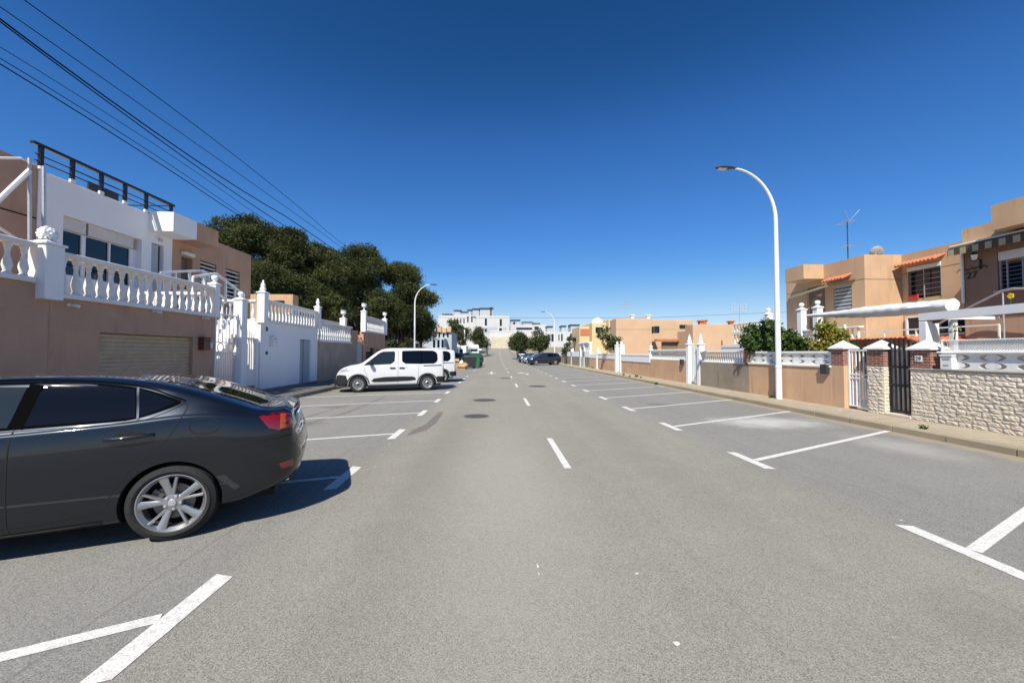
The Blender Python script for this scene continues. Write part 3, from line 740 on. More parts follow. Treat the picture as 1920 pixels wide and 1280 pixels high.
        b.patch([(1.72,.80),(1.95,.76),(2.10,.66),(2.05,.58),(1.85,.62)], .006, 'headlight', M['lens'], t, sd, .05)
        for hx in (-1.08, -.02):                                                       # door handles with recess
            y = b.side(hx, .92)
            b.patch(chaikin([(hx-.13,.925),(hx-.02,.968),(hx+.10,.962),(hx+.10,.895),(hx-.02,.878)], 3), .003, 'handle_recess', M['dark'], t, sd, .04)
            q = MB(); pts = [(hx-.15, y+.012, .925), (hx-.11, y+.032, .924), (hx, y+.044, .918), (hx+.11, y+.036, .910), (hx+.155, y+.012, .908)]
            q.tube([(a, sd*c, d) for a, c, d in spline(pts, 4)], [.007]+[.016]*15+[.007]+[.006]*0, 10) if False else q.tube([(a, sd*c, d) for a, c, d in spline(pts, 4)], .0145, 10)
            q.build('door_handle', M['carpaint'], t, smooth=60)
        wheel(t, WX, sd*.785, sd, .325, .242, 'alloy'); wheel(t, 1.365, sd*.785, sd, .325, .242, 'alloy')
        q = MB(); q.lathe([(.045, -.10), (.045, .03), (.038, .03), (.038, -.09)], (-2.12, sd*.50, .335), 16, 'x'); q.build('exhaust_tip', M['chrome'], t, smooth=30)
    mirror_pair(t, b, .68, 1.0, M['carpaint'], .17)
    b.tpatch([(-1.93,.50),(-1.20,.49),(-1.17,.3),(-1.15,0),(-1.17,-.3),(-1.20,-.49),(-1.93,-.50),(-1.96,0)], .005, 'rear_window', M['carglass'], t)
    b.tpatch([(.36,.5),(1.02,.60),(1.10,.3),(1.12,0),(1.10,-.3),(1.02,-.60),(.36,-.5),(.31,0)], .005, 'windscreen', M['carglass2'], t)
    b.seam([(-1.16,.52),(-1.15,.3),(-1.14,0),(-1.15,-.3),(-1.16,-.52)], .006, 'roof_seam', M['dark'], t, top=True)
    b.seam([(-2.02,.66),(-1.99,0),(-2.02,-.66)], .006, 'boot_seam', M['dark'], t, top=True)
    b.seam(spline([(-1.98,.68),(-2.1,.70),(-2.20,.66)]), .006, 'boot_seam', M['dark'], t, top=True)
    q = MB(); q.bbox(-2.285, -2.255, -.26, .26, .86, .97, .004); q.build('number_plate', M['white_clean'], t)
    q = MB(); q.bbox(2.18, 2.235, -.42, .42, .34, .55, .02); q.build('grille', M['plastic'], t)
    q = MB(); q.box(-2.1, 2.0, -.6, .6, .20, .26); q.build('underbody', M['dark'], t)
    return t
M['chrome_dark'] = plain('satin_trim', (.04, .045, .05), .3, .5, var=0)
a = R(22.5); car = sedan(); car.rotation_euler = (0, 0, math.pi+a)
# put the outer face of the rear left tyre at its measured contact point
cx, cy = -2.79, 3.55; lx, ly = -1.365, .888
ca, sa = math.cos(math.pi+a), math.sin(math.pi+a)
car.location = (cx-(lx*ca-ly*sa), cy-(lx*sa+ly*ca), 0)

def van(label):
    sp = dict(x0=-2.10, x1=2.28, W=.905, paint=M['vanpaint'], tumble=.17, shoulder=.035, crown=.10, mid=.45, hoodround=.30,
      wid=[(-2.10,.76),(-2.08,.82),(-2.02,.855),(-1.8,.885),(-1.39,.905),(0,.905),(1.39,.905),(1.85,.87),(2.08,.78),(2.2,.66),(2.28,.48)],
      bot=[(-2.10,.36),(-2.0,.30),(-1.7,.27),(1.8,.25),(2.15,.22),(2.28,.30)],
      top=[(-2.10,1.58),(-2.085,1.69),(-2.05,1.755),(-1.95,1.79),(-1.6,1.815),(-.8,1.835),(0,1.835),(.30,1.81),(.50,1.755),(.75,1.60),(1.08,1.33),(1.30,1.185),(1.42,1.15),(1.7,1.10),(1.98,1.0),(2.14,.88),(2.24,.72),(2.28,.6)],
      belt=[(-2.10,1.10),(-1.5,1.13),(-.5,1.12),(.6,1.09),(1.2,1.06),(1.6,1.0),(2.0,.86),(2.2,.66),(2.28,.5)])
    b = Body(sp); t = thing('parked_van', label, 'van', (0, 0, 0), group='white vans parked nose in at left')
    me = b.mesh([(-1.39, .325), (1.39, .325)], .375); o = bpy.data.objects.new('body', me); COL.objects.link(o); o.parent = t
    for sd in (1, -1):
        b.patch([(1.20,1.10),(.95,1.30),(.62,1.58),(.52,1.64),(.42,1.665),(-.02,1.68),(-.05,1.60),(-.03,1.26),(.12,1.145),(.55,1.125)], .004, 'front_door_window', M['carglass2'], t, sd, .07)
        b.patch([(-.37,1.70),(-.33,1.66),(-.33,1.27),(-.40,1.20),(-.48,1.155),(-1.10,1.14),(-1.66,1.15),(-1.78,1.22),(-1.83,1.32),(-1.82,1.55),(-1.76,1.65),(-1.62,1.71),(-1.1,1.715)], .003, 'window_surround', M['gloss_black'], t, sd, .07)
        b.patch([(-.38,1.67),(-.36,1.29),(-.43,1.22),(-.50,1.18),(-1.12,1.165),(-1.12,1.69)], .006, 'sliding_door_window', M['carglass'], t, sd, .07)
        b.patch([(-1.16,1.69),(-1.16,1.165),(-1.62,1.175),(-1.75,1.24),(-1.80,1.33),(-1.79,1.54),(-1.73,1.63),(-1.60,1.685)], .006, 'rear_side_window', M['carglass'], t, sd, .07)
        b.patch(chaikin([(.95,.42),(.72,.61),(-.72,.63),(-.90,.56),(-.88,.45),(.3,.42)], 1), .018, 'side_moulding', M['plastic'], t, sd, .07)
        b.patch([(2.275,.66),(2.1,.73),(1.85,.70),(1.80,.50),(1.785,.268),(2.0,.255),(2.15,.245),(2.27,.32)], .012, 'front_bumper', M['plastic'], t, sd, .05)
        b.patch([(-2.095,.60),(-1.78,.60),(-1.79,.35),(-2.09,.34)], .012, 'rear_bumper', M['plastic'], t, sd, .05)
        b.patch([(-1.22,1.09),(-2.0,1.10),(-2.0,1.055),(-1.22,1.045)], .004, 'sliding_rail', M['dark'], t, sd, .05)
        b.patch([(2.02,.93),(1.78,1.0),(1.70,.90),(1.95,.84),(2.14,.80)], .006, 'headlight', M['lens'], t, sd, .05)
        b.patch([(-2.095,1.02),(-2.05,1.02),(-2.05,.62),(-2.095,.62)], .006, 'tail_light', M['redlens'], t, sd, .05)
        for sm in ([(1.13,1.08),(1.15,.9),(1.02,.62),(.98,.33)], [(-.18,1.74),(-.17,1.2),(-.17,.33)], [(-1.02,1.10),(-1.0,.6),(-.98,.34)], [(1.1,.33),(0,.33),(-.98,.33)]):
            b.seam(sm, .011, 'door_seam', M['seamgrey'], t, sd)
        for hx in (.06, -.32):
            y = b.side(hx, .98); q = MB(); q.bbox(hx-.12, hx+.10, sd*(y-.01), sd*(y+.035), .955, 1.005, .012); q.build('door_handle', M['plastic'], t, smooth=40)
        for wx in (-1.39, 1.39):
            wheel(t, wx, sd*.79, sd, .325, .215, 'steel')
            b.seam([(wx+.42*math.cos(R(k)), .33+.40*math.sin(R(k))) for k in range(-4, 185, 9)], .05, 'arch_trim', M['plastic'], t, sd, .008)
    mirror_pair(t, b, .92, 1.12, M['plastic'], .22)
    b.tpatch([(.60,.66),(1.20,.74),(1.27,.4),(1.29,0),(1.27,-.4),(1.20,-.74),(.60,-.66),(.55,0)], .006, 'windscreen', M['carglass2'], t)
    q = MB(); q.bbox(2.24, 2.315, -.5, .5, .26, .62, .03); q.build('grille', M['plastic'], t)
    q = MB(); q.bbox(-2.155, -2.08, -.78, .78, .34, .60, .03); q.build('rear_bumper_beam', M['plastic'], t, smooth=40)
    q = MB(); q.bbox(-2.108, -2.09, -.60, .60, 1.14, 1.60, .004); q.build('tailgate_window', M['carglass'], t)
    q = MB(); q.bbox(-2.118, -2.09, -.26, .26, .78, .89, .004); q.build('number_plate', M['white_clean'], t)
    q = MB(); q.box(-1.02, 1.02, -.87, .87, .20, .30); q.box(-2.0, 2.1, -.6, .6, .21, .31); q.build('underbody', M['dark'], t)
    return t
M['seamgrey'] = plain('panel_gap', (.10, .10, .11), .8, var=0)
def place(o, ax_, ay_, lx, ly, ang):
    c, s = math.cos(ang), math.sin(ang); o.rotation_euler = (0, 0, ang); o.location = (ax_-(lx*c-ly*s), ay_-(lx*s+ly*c), gz(ay_))
v1 = van('white van parked nearest, its whole side in view'); place(v1, -2.93, 17.1, -1.39, .9, math.pi+R(16.5))
v2 = copy_tree(v1); v2['label'] = 'white van mostly hidden behind the nearer white van'; place(v2, -2.88, 21.6, -1.39, .9, math.pi+R(17))

def hatch(name, label, kind, paint, glass=None, group=None, simple=False):
    H = 1.62 if kind == 'suv' else 1.46; W = .92 if kind == 'suv' else .87; r = .355 if kind == 'suv' else .31; k = H/1.62
    L0, L1 = (-2.22, 2.26) if kind == 'suv' else (-2.0, 2.05)
    sc = (L1-L0)/4.48
    X = lambda x: x*sc
    sp = dict(x0=L0, x1=L1, W=W, paint=paint, tumble=.36, shoulder=.05, crown=.12, mid=.5, hoodround=.28,
      wid=[(L0,W*.72),(L0+.03,W*.83),(L0+.12,W*.92),(X(-1.7),W*.98),(X(-1.3),W),(X(1.35),W),(X(1.8),W*.96),(X(2.05),W*.87),(X(2.2),W*.7),(L1,W*.5)],
      bot=[(L0,.45),(L0+.15,.32),(X(-1.7),.26*k),(X(1.8),.24*k),(X(2.1),.26),(L1,.36)],
      top=[(L0,1.0*k),(L0+.02,1.08*k),(L0+.10,1.22*k),(L0+.28,1.42*k),(L0+.42,1.55*k),(X(-1.5),1.595*k),(X(-.8),1.62*k),(X(-.2),1.615*k),(X(.2),1.58*k),(X(.5),1.47*k),(X(.95),1.22*k),(X(1.15),1.12*k),(X(1.4),1.08*k),(X(1.85),1.0*k),(X(2.1),.88*k),(X(2.22),.72*k),(L1,.6*k)],
      belt=[(L0,.92*k),(X(-1.8),1.14*k),(X(-1.0),1.09*k),(X(.2),1.05*k),(X(1.0),1.02*k),(X(1.6),.96*k),(X(2.0),.82*k),(L1,.5*k)])
    b = Body(sp); t = thing(name, label, 'car', (0, 0, 0), group=group); wb = X(1.34)
    me = b.mesh([(-wb, r), (wb, r)], r+.04); o = bpy.data.objects.new('body', me); COL.objects.link(o); o.parent = t
    for sd in (1, -1):
        b.patch([(X(.95),1.06*k),(X(.5),1.36*k),(X(.1),1.49*k),(X(-.25),1.52*k),(X(-.22),1.08*k)], .005, 'front_door_window', glass or M['carglass'], t, sd, .1)
        b.patch([(X(-.30),1.09*k),(X(-.33),1.52*k),(X(-.9),1.52*k),(X(-1.12),1.47*k),(X(-1.1),1.12*k)], .005, 'rear_door_window', M['carglass'], t, sd, .1)
        b.patch([(X(-1.17),1.15*k),(X(-1.19),1.45*k),(X(-1.45),1.40*k),(X(-1.68),1.27*k),(X(-1.5),1.19*k)], .005, 'quarter_window', M['carglass'], t, sd, .1)
        b.patch([(L0+.04,1.05*k),(X(-1.9),1.07*k),(X(-1.85),.92*k),(L0+.03,.88*k)], .006, 'tail_light', M['redlens'], t, sd, .06)
        b.patch([(X(1.75),.93*k),(X(2.05),.84*k),(X(2.16),.74*k),(X(1.95),.74*k)], .006, 'headlight', M['lens'], t, sd, .06)
        for sm in ([(X(.98),1.02*k),(X(.95),.6),(X(.9),.32)], [(X(-.27),1.5*k),(X(-.26),1.0*k),(X(-.27),.32)], [(X(-1.15),1.1*k),(X(-1.1),.8*k),(X(-.9),.5),(X(-.85),.32)]): b.seam(sm, .008, 'door_seam', M['dark'], t, sd)
        if kind == 'suv': b.seam([(X(.9),.36),(X(-.85),.36)], .14, 'side_cladding', M['plastic'], t, sd, .01)
        for wx in (-wb, wb): wheel(t, wx, sd*(W-.12), sd, r, r*.7, 'alloy')
    mirror_pair(t, b, X(.78), 1.06*k, paint, .18)
    b.tpatch([(X(.42),.58),(X(.98),.68),(X(1.03),0),(X(.98),-.68),(X(.42),-.58),(X(.38),0)], .006, 'windscreen', M['carglass2'], t, .1)
    b.tpatch([(L0+.16,.56),(L0+.36,.55),(L0+.36,-.55),(L0+.16,-.56)], .006, 'rear_window', M['carglass'], t, .1)
    q = MB(); q.bbox(L1-.05, L1+.012, -.5, .5, .35*k, .66*k, .02); q.build('grille', M['plastic'], t)
    q = MB(); q.bbox(L1-.02, L1+.022, -.26, .26, .42*k, .52*k, .004); q.build('number_plate', M['white_clean'], t)
    q = MB(); q.bbox(L0-.012, L0+.02, -.26, .26, .74*k, .85*k, .004); q.build('rear_number_plate', M['white_clean'], t)
    q = MB(); q.box(L0+.2, L1-.2, -.6, .6, .2, .3); q.build('underbody', M['dark'], t)
    return t
# ------------------------------------------------------------------ vegetation
def np_mesh(name, verts, faces_n, mat):
    """verts (n,faces_n,3) loose polygons"""
    n = len(verts); me = bpy.data.meshes.new(name)
    me.vertices.add(n*faces_n); me.vertices.foreach_set('co', verts.reshape(-1).astype(np.float32))
    me.loops.add(n*faces_n); me.loops.foreach_set('vertex_index', np.arange(n*faces_n, dtype=np.int32))
    me.polygons.add(n); me.polygons.foreach_set('loop_start', np.arange(0, n*faces_n, faces_n, dtype=np.int32))
    me.materials.append(mat); me.update(calc_edges=True); return me
def unit(rs, n):
    v = rs.normal(size=(n, 3)); return v/np.linalg.norm(v, axis=1, keepdims=True)
def leaf_cloud(rs, clumps, per, size, needle=False, squash=.7, shell=.55):
    out = []
    for (cx, cy, cz, r) in clumps:
        n = max(8, int(per*r*r)); d = unit(rs, n); rad = r*(shell+(1-shell)*rs.random(n)**.6)[:, None]
        lump = 1+.22*np.sin(d[:, 0:1]*5+cx)*np.cos(d[:, 1:2]*4+cy)+.12*rs.normal(size=(n, 1))
        p = d*rad*lump*np.array([1, 1, squash])+np.array([cx, cy, cz])
        if needle:                                  # tufts: thin triangles fanning outwards
            for k in range(3):
                ax = d*.75+unit(rs, n)*.75+np.array([0, 0, .25]); ax /= np.linalg.norm(ax, axis=1, keepdims=True)
                sd = np.cross(ax, unit(rs, n)); sd /= np.linalg.norm(sd, axis=1, keepdims=True)
                L = size*(.7+.7*rs.random((n, 1))); w_ = L*.16
                out.append(np.stack([p-sd*w_, p+sd*w_, p+ax*L], axis=1))
        else:
            nrm = d*.6+unit(rs, n)*.8; nrm /= np.linalg.norm(nrm, axis=1, keepdims=True)
            a = np.cross(nrm, unit(rs, n)); a /= np.linalg.norm(a, axis=1, keepdims=True); b_ = np.cross(nrm, a)
            L = size*(.6+.8*rs.random((n, 1)))
            out.append(np.stack([p-a*L*.5, p+b_*L*.28+nrm*L*.08, p+a*L*.5, p-b_*L*.28+nrm*L*.08], axis=1))
    return np.concatenate(out)
def foliage(name, clumps, per, size, mat, parent, seed, needle=False, squash=.7, shell=.55):
    rs = np.random.RandomState(seed); v = leaf_cloud(rs, clumps, per, size, needle, squash, shell)
    o = bpy.data.objects.new(name, np_mesh(name, v, v.shape[1], mat)); COL.objects.link(o); o.parent = parent; return o
def fill_clumps(rs, lobes, r0, r1, k):
    out = []
    for (cx, cy, cz, R_, Rz) in lobes:
        n = int(k*R_*R_)
        for _ in range(n):
            d = unit(rs, 1)[0]; q = (.45+.55*rs.random()**.5); r = r0+(r1-r0)*rs.random()
            if d[2] < -.45: d[2] *= .5
            out.append((cx+d[0]*(R_-r*.6)*q, cy+d[1]*(R_-r*.6)*q, cz+d[2]*(Rz-r*.4)*q, r))
    return out
def pine(label, base, lobes, trunk_r, seed, group='pine trees behind the houses at left'):
    rs = np.random.RandomState(seed); t = thing('pine_tree', label, 'pine tree', (0, 0, 0), group=group)
    cl = fill_clumps(rs, lobes, .65, 1.45, 2.6)
    foliage('crown', cl, 700, .16, M['pine'], t, seed, True, .62, .35)
    q = MB(); bx, by = base; z0 = 0
    tops = [(l[0], l[1], l[2]) for l in lobes]; mx = sum(a[0] for a in tops)/len(tops); my = sum(a[1] for a in tops)/len(tops); mz = min(a[2] for a in tops)
    p1 = (bx+(mx-bx)*.3, by+(my-by)*.3, mz*.45); p2 = (bx+(mx-bx)*.7, by+(my-by)*.7, mz*.8)
    q.tube([(bx, by, z0), (bx+.05, by, mz*.2), p1, p2], [trunk_r*1.25, trunk_r, trunk_r*.85, trunk_r*.6], 10)
    for c in tops:
        q.tube([p1, ((p1[0]+c[0])/2+.3, (p1[1]+c[1])/2, (p1[2]+c[2])/2+.3), c], [trunk_r*.55, trunk_r*.4, trunk_r*.15], 7)
    rs2 = random.Random(seed)
    for c in cl[::6]:
        q.tube([p2, ((p2[0]+c[0])/2, (p2[1]+c[1])/2, (p2[2]+c[2])/2+rs2.uniform(0, .5)), c[:3]], [trunk_r*.22, trunk_r*.14, .02], 5)
    q.build('trunk', M['bark'], t, smooth=50)
    return t
def lobe(px, py, D, rpx, squash=.75):
    p = onY(px, py, D); r = rpx/FPX*D; return (p.x, D, p.z, r, r*squash)
pine('broad dark pine at left, rounded crown above the brown flat-roofed house', (-19.5, 34),
     [lobe(452, 447, 34, 62, .70), lobe(520, 460, 34.5, 50, .8), lobe(430, 470, 33, 42, .6), lobe(500, 525, 33, 60, .9), lobe(548, 500, 35, 52, 1.), lobe(560, 560, 34, 48, .9), lobe(470, 500, 35, 48, .8), lobe(545, 445, 35, 26, .7)], .32, 11)
pine('tall dark pine in the middle of the clump, highest over the white walls', (-12.0, 37.5),
     [lobe(655, 490, 38, 52, .85), lobe(608, 515, 37, 50, 1.), lobe(600, 470, 38, 24, .8), lobe(700, 520, 38, 50, .85), lobe(625, 580, 36, 56, .8), lobe(690, 575, 37, 55, .8), lobe(645, 530, 36, 50, .9), lobe(578, 590, 37, 36, .8)], .34, 12)
pine('dark pine at the right end of the clump beside the wooden pole', (-9.4, 38.5),
     [lobe(745, 515, 39, 38, .8), lobe(770, 545, 39, 38, .85), lobe(728, 570, 38, 42, .8), lobe(775, 590, 39, 36, .75), lobe(800, 560, 40, 22, .8), lobe(745, 602, 38, 34, .5), lobe(798, 610, 40, 24, .5), lobe(712, 600, 37, 30, .6), lobe(765, 570, 39, 36, .9), lobe(745, 622, 40, 26, .45), lobe(790, 628, 41, 22, .5), lobe(712, 625, 40, 24, .5)], .28, 13)

def bush(name, label, cat, base, blobs, mat, leaf, per, seed, group=None, stem=.05, r=(.18, .34), k=9, needle=False):
    rs = np.random.RandomState(seed); t = thing(name, label, cat, (0, 0, 0), group=group)
    cl = []
    for (cx, cy, cz, R_) in blobs:
        for _ in range(max(3, int(k*R_*R_/(r[1]**2)*.12))):
            d = unit(rs, 1)[0]; q = rs.random()**.45; rr = r[0]+(r[1]-r[0])*rs.random()
            cl.append((cx+d[0]*R_*q*.85, cy+d[1]*R_*q*.85, cz+d[2]*R_*q*.85, rr))
    foliage('foliage', cl, per, leaf, mat, t, seed, needle, .85, .3)
    q = MB(); bx, by, bz = base; mz = min(b_[2] for b_ in blobs); mxx = sum(b_[0] for b_ in blobs)/len(blobs); myy = sum(b_[1] for b_ in blobs)/len(blobs)
    p1 = (bx+(mxx-bx)*.5, by+(myy-by)*.5, bz+(mz-bz)*.7); q.tube([(bx, by, bz), p1], [stem, stem*.8], 8)
    for c in cl[::3]: q.tube([p1, ((p1[0]+c[0])/2, (p1[1]+c[1])/2, (p1[2]+c[2])/2+.05), c[:3]], [stem*.5, stem*.3, .008], 5)
    q.build('trunk', M['bark'], t, smooth=50); return t
def bl(px, py, D, rpx): p = onY(px, py, D); return (p.x, D, p.z, rpx/FPX*D)
# ------------------------------------------------------------------ balustrades
BAL = [(.062, 0), (.062, .06), (.045, .075), (.058, .16), (.072, .26), (.066, .36), (.045, .52), (.032, .66), (.034, .74), (.048, .77), (.038, .80), (.05, .86), (.062, .92), (.062, 1)]
_bal = {}
def bal_mesh(h, r=1.):
    k = (round(h, 2), r)
    if k not in _bal:
        q = MB(); q.lathe([(a*r, b*h) for a, b in BAL], seg=12); _bal[k] = q.mesh('baluster', M['white_old'], smooth=50)
    return _bal[k]
def balustrade(name, label, ax, d, u0, u1, z0, z1, n, group=None, w_=.2, r=1., base=.1, rail=.09, mat=None, loc=None):
    """balustrade running along the other axis; d = centre plane"""
    m = mat or M['white_old']
    t = thing(name, label, 'balustrade', (d, (u0+u1)/2, z0) if ax == 'x' else ((u0+u1)/2, d, z0), group=group); O = Vector(t.location)
    def bx(u0_, u1_, a, b, c, e):
        q = MB(); 
        if ax == 'x': q.bbox(a-O.x, b-O.x, u0_-O.y, u1_-O.y, c-O.z, e-O.z, .012)
        else: q.bbox(u0_-O.x, u1_-O.x, a-O.y, b-O.y, c-O.z, e-O.z, .012)
        return q
    bx(u0, u1, d-w_/2, d+w_/2, z0, z0+base).build('plinth', m, t)
    bx(u0, u1, d-w_/2-.01, d+w_/2+.01, z1-rail, z1).build('handrail', m, t)
    h = z1-rail-z0-base; me = bal_mesh(h, r)
    for i in range(n):
        u = u0+(i+.5)*(u1-u0)/n
        inst(me, 'baluster', (0, u-O.y, base) if ax == 'x' else (u-O.x, 0, base), t)
    return t
def pillar(label, x, y, z0, z1, s=.24, top='ball', group=None, m=None, name='gate_pillar'):
    m = m or M['white']; t = thing(name, label, 'pillar', (x, y, z0), group=group); h = z1-z0
    q = MB(); q.bbox(-s/2, s/2, -s/2, s/2, 0, h, .012); q.build('shaft', m, t)
    q = MB(); q.bbox(-s/2-.03, s/2+.03, -s/2-.03, s/2+.03, h+.001, h+.05, .01); q.lathe([(s*.62, h+.051), (s*.2, h+.12)], seg=4, sq=1.1); q.build('cap', m, t)
    q = MB(); b = h+.11
    if top == 'ball': q.lathe([(.05, b), (.035, b+.03), (.05, b+.04), (.085, b+.07), (.10, b+.12), (.085, b+.17), (.04, b+.2), (0, b+.205)], seg=16)
    elif top == 'pine':
        rr = random.Random(5); pr = [(.06, 0), (.045, .03), (.10, .05), (.13, .09), (.14, .14), (.125, .19), (.09, .235), (.04, .265), (0, .275)]
        q.lathe([(a, b+c) for a, c in pr], seg=16)
        for i in range(1, 7):
            for k in range(9):
                tt = 2*math.pi*(k+.5*(i % 2))/9; a, c = pr[i+1] if i < 7 else pr[i]; q.lathe([(.03, -.012), (.024, .015), (0, .03)], (a*math.cos(tt)*.93, a*math.sin(tt)*.93, b+c-.02), 6)
    elif top == 'urn': q.lathe([(.07, b), (.04, b+.04), (.04, b+.14), (.06, b+.17), (.15, b+.24), (.17, b+.33), (.14, b+.36), (.14, b+.41), (.18, b+.44), (.18, b+.46), (.1, b+.46), (.09, b+.40)], seg=18)
    elif top == 'bird': q.lathe([(.07, b), (.05, b+.04), (.085, b+.10), (.09, b+.17), (.05, b+.24), (.055, b+.29), (.03, b+.33), (0, b+.34)], seg=12)
    elif top == 'spire': q.lathe([(.10, b), (.11, b+.08), (.07, b+.14), (.085, b+.2), (.06, b+.27), (.03, b+.30), (.035, b+.36), (0, b+.42)], seg=14)
    q.build('finial', m, t, smooth=60)
    return t

# ------------------------------------------------------------------ left: garage with terrace
t = thing('garage_building', 'brown rendered garage with roller shutter under a white balustrade', 'garage', (WL, 10, 0))
def P_(o): return -Vector(o.location)
def part(name, mb, mat, par, **k):
    o = mb.build(name, mat, None, **k); o.parent = par; o.location = -Vector(par.location); return o
q = MB(); q.wall('x', WL, -.3, 8.17, 12.76, 0, 2.72, [(9.18, 11.90, -1, 2.07)]); q.wall('x', WL+.012, -.3, 2.5, 8.155, 0, 2.95); q.wall('y', 12.76, -.2, -11.7, WL-.31, 0, 2.72)
q.box(-11.75, WL-.31, 2.5, 12.5, 2.55, 2.72); part('wall', q, M['tan_wall'], t)
q = MB(); n = 20
prof = []
for i in range(n):
    z = .15+(1.92/n)*i; hgt = 1.92/n; prof += [(WL-.10, z), (WL-.075, z+hgt*.25), (WL-.07, z+hgt*.6), (WL-.10, z+hgt*.92)]
prof += [(WL-.14, 2.07), (WL-.14, .15)]
q.prism(prof, 'y', 9.19, 11.89) if False else None
vs = []; 
for y in (9.185, 11.895): vs += [(a, y, b) for a, b in prof[:-2]]
k = len(prof)-2; q.add(vs, [(i, i+1, k+i+1, k+i) for i in range(k-1)]); part('roller_shutter', q, M['shutter'], t)
def small(name, label, cat, x, y, z, parts, group=None, rz=0):
    t = thing(name, label, cat, (x, y, z), rz, group)
    for nm, b, m in parts:
        q = MB(); q.bbox(*b, .008); q.build(nm, m, t)
    return t
small('letterbox', 'red-brown letterbox on the garage wall beside the white gate', 'letterbox', WL+.01, 12.24, 1.70,
      [('box', (0, .16, -.14, .14, 0, .36), M['red']), ('lid', (-.005, .18, -.15, .15, .361, .385), M['red']), ('slot', (.1605, .165, -.10, .10, .27, .29), M['dark'])])
small('number_plate_sign', 'small pale plate right of the red-brown letterbox', 'house sign', WL+.01, 12.58, 1.76, [('plate', (0, .02, -.09, .09, 0, .17), M['white_old'])])
for i, (px, py) in enumerate(((130, 571), (289, 583), (381, 595))):
    p = onX(px, py, WL+.03); s = thing('security_light', 'small white lamp under the balustrade, '+('nearest of three', 'over the roller shutter', 'at the end by the white gate')[i], 'wall lamp', (WL+.012, p.y, p.z), group='small lamps along the garage wall')
    q = MB(); q.lathe([(.035, 0), (.035, .02), (.02, .03)], seg=12, ax='x'); q.build('mount', M['white_clean'], s)
    q = MB(); q.tube([(.03, 0, 0), (.10, .05, -.02), (.15, .07, -.03)], [.015, .034, .036], 12); q.build('lamp_head', M['white_old'], s)
WB = WL+.0
balustrade('balustrade', 'white balustrade on the garage wall at the left edge, before the pinecone pillar', 'x', WB-.02, 2.6, 7.86, 2.955, 3.72, 21, 'street side balustrades at left', .22)
pillar('square white pillar with pinecone finial, at the step in the garage wall', WB+.02, 8.08, 2.66, 3.72, .34, 'pine', 'white pillars of the left houses', name='balustrade_pillar')
balustrade('balustrade', 'long white balustrade above the roller shutter with orange-stained tops', 'x', WB+.0, 8.26, 12.60, 2.724, 3.66, 17, 'street side balustrades at left', .24, 1.08)
pillar('white pillar with ball finial ending the long balustrade above the shutter', WB+.0, 12.74, 2.724, 3.74, .22, 'ball', 'white pillars of the left houses', name='balustrade_pillar')
balustrade('balustrade', 'white balustrade across the end of the garage terrace, below the stairs', 'y', 12.66, -11.6, -9.05, 2.724, 3.50, 9, 'terrace balustrades at left')

# ---- gate and stair between garage and white block
g = thing('street_gate', 'tall white barred gate with two rings beside the garage', 'gate', (WL, 13.3, .15))
q = MB()
for y in (12.80, 13.82): q.bar((WL, y, .2), (WL, y, 2.95), .05, .05)
for z in (.25, 1.62, 1.95, 2.85): q.bar((WL, 12.8, z), (WL, 13.82, z), .04, .035)
part('frame', q, M['white_clean'], g)
q = MB()
for i in range(1, 12): q.tube([(WL, 12.8+i*1.02/12, .25), (WL, 12.8+i*1.02/12, 1.62)], .011, 6)
for i in range(1, 6): q.tube([(WL, 12.8+i*1.02/6, 1.95), (WL, 12.8+i*1.02/6, 3.1)], .013, 6)
part('bars', q, M['white_clean'], g)
q = MB()
for y in (13.06, 13.56):
    pts = [(WL, y+.14*math.cos(a_), 1.785+.14*math.sin(a_)) for a_ in [2*math.pi*i/20 for i in range(21)]]; q.tube(pts, .014, 6, False)
part('rings', q, M['white_clean'], g)
pillar('plain white post right of the barred gate', WL, 14.02, .12, 3.42, .30, 'ball', 'white pillars of the left houses')
w2 = thing('white_annex', 'plain white walled block with grey recessed door and balustrade on top', 'annex', (WL, 17.5, 0))
q = MB(); q.wall('x', WL, -.25, 15.2, 19.95, .05, 2.78, [(18.2, 19.25, -1, 2.22)]); q.wall('y', 15.2, .25, -11.75, WL-.251, .05, 2.78); q.wall('y', 19.95, -.2, -11.75, WL-.251, .05, 2.78)
q.box(-11.75, WL-.251, 15.46, 19.74, 2.5, 2.78); part('wall', q, M['white'], w2)
q = MB(); q.bbox(WL-.17, WL-.12, 18.2, 18.72, .15, 2.2, .01); q.bbox(WL-.13, WL-.08, 18.73, 19.25, .15, 2.2, .01); part('door', q, M['lightgrey'], w2)
q = MB(); q.bbox(WL-.02, WL+.02, 15.2, 19.95, .1, .24, .005); part('skirting', q, M['kerb_grey'], w2)
small('house_number', 'small dark house number plate high on the white block corner', 'house sign', WL+.001, 15.58, 2.42, [('plate', (0, .02, -.11, .11, 0, .22), M['white_clean']), ('digit', (.0201, .024, -.07, .06, .03, .19), M['black'])])
small('letterbox', 'white letterbox on the white block wall', 'letterbox', WL+.001, 15.98, 1.86, [('box', (0, .13, -.16, .16, 0, .36), M['white_clean']), ('lid', (-.001, .16, -.17, .17, .361, .39), M['white_clean']), ('slot', (.1305, .134, -.11, .11, .28, .3), M['dark'])])
small('doorbell', 'small dark doorbell on the white block wall', 'doorbell', WL+.001, 15.6, 1.55, [('plate', (0, .03, -.06, .06, 0, .12), M['black'])])
g = thing('low_gate', 'low white panel gate with tall bars and a terracotta step', 'gate', (WL-.1, 14.7, .15))
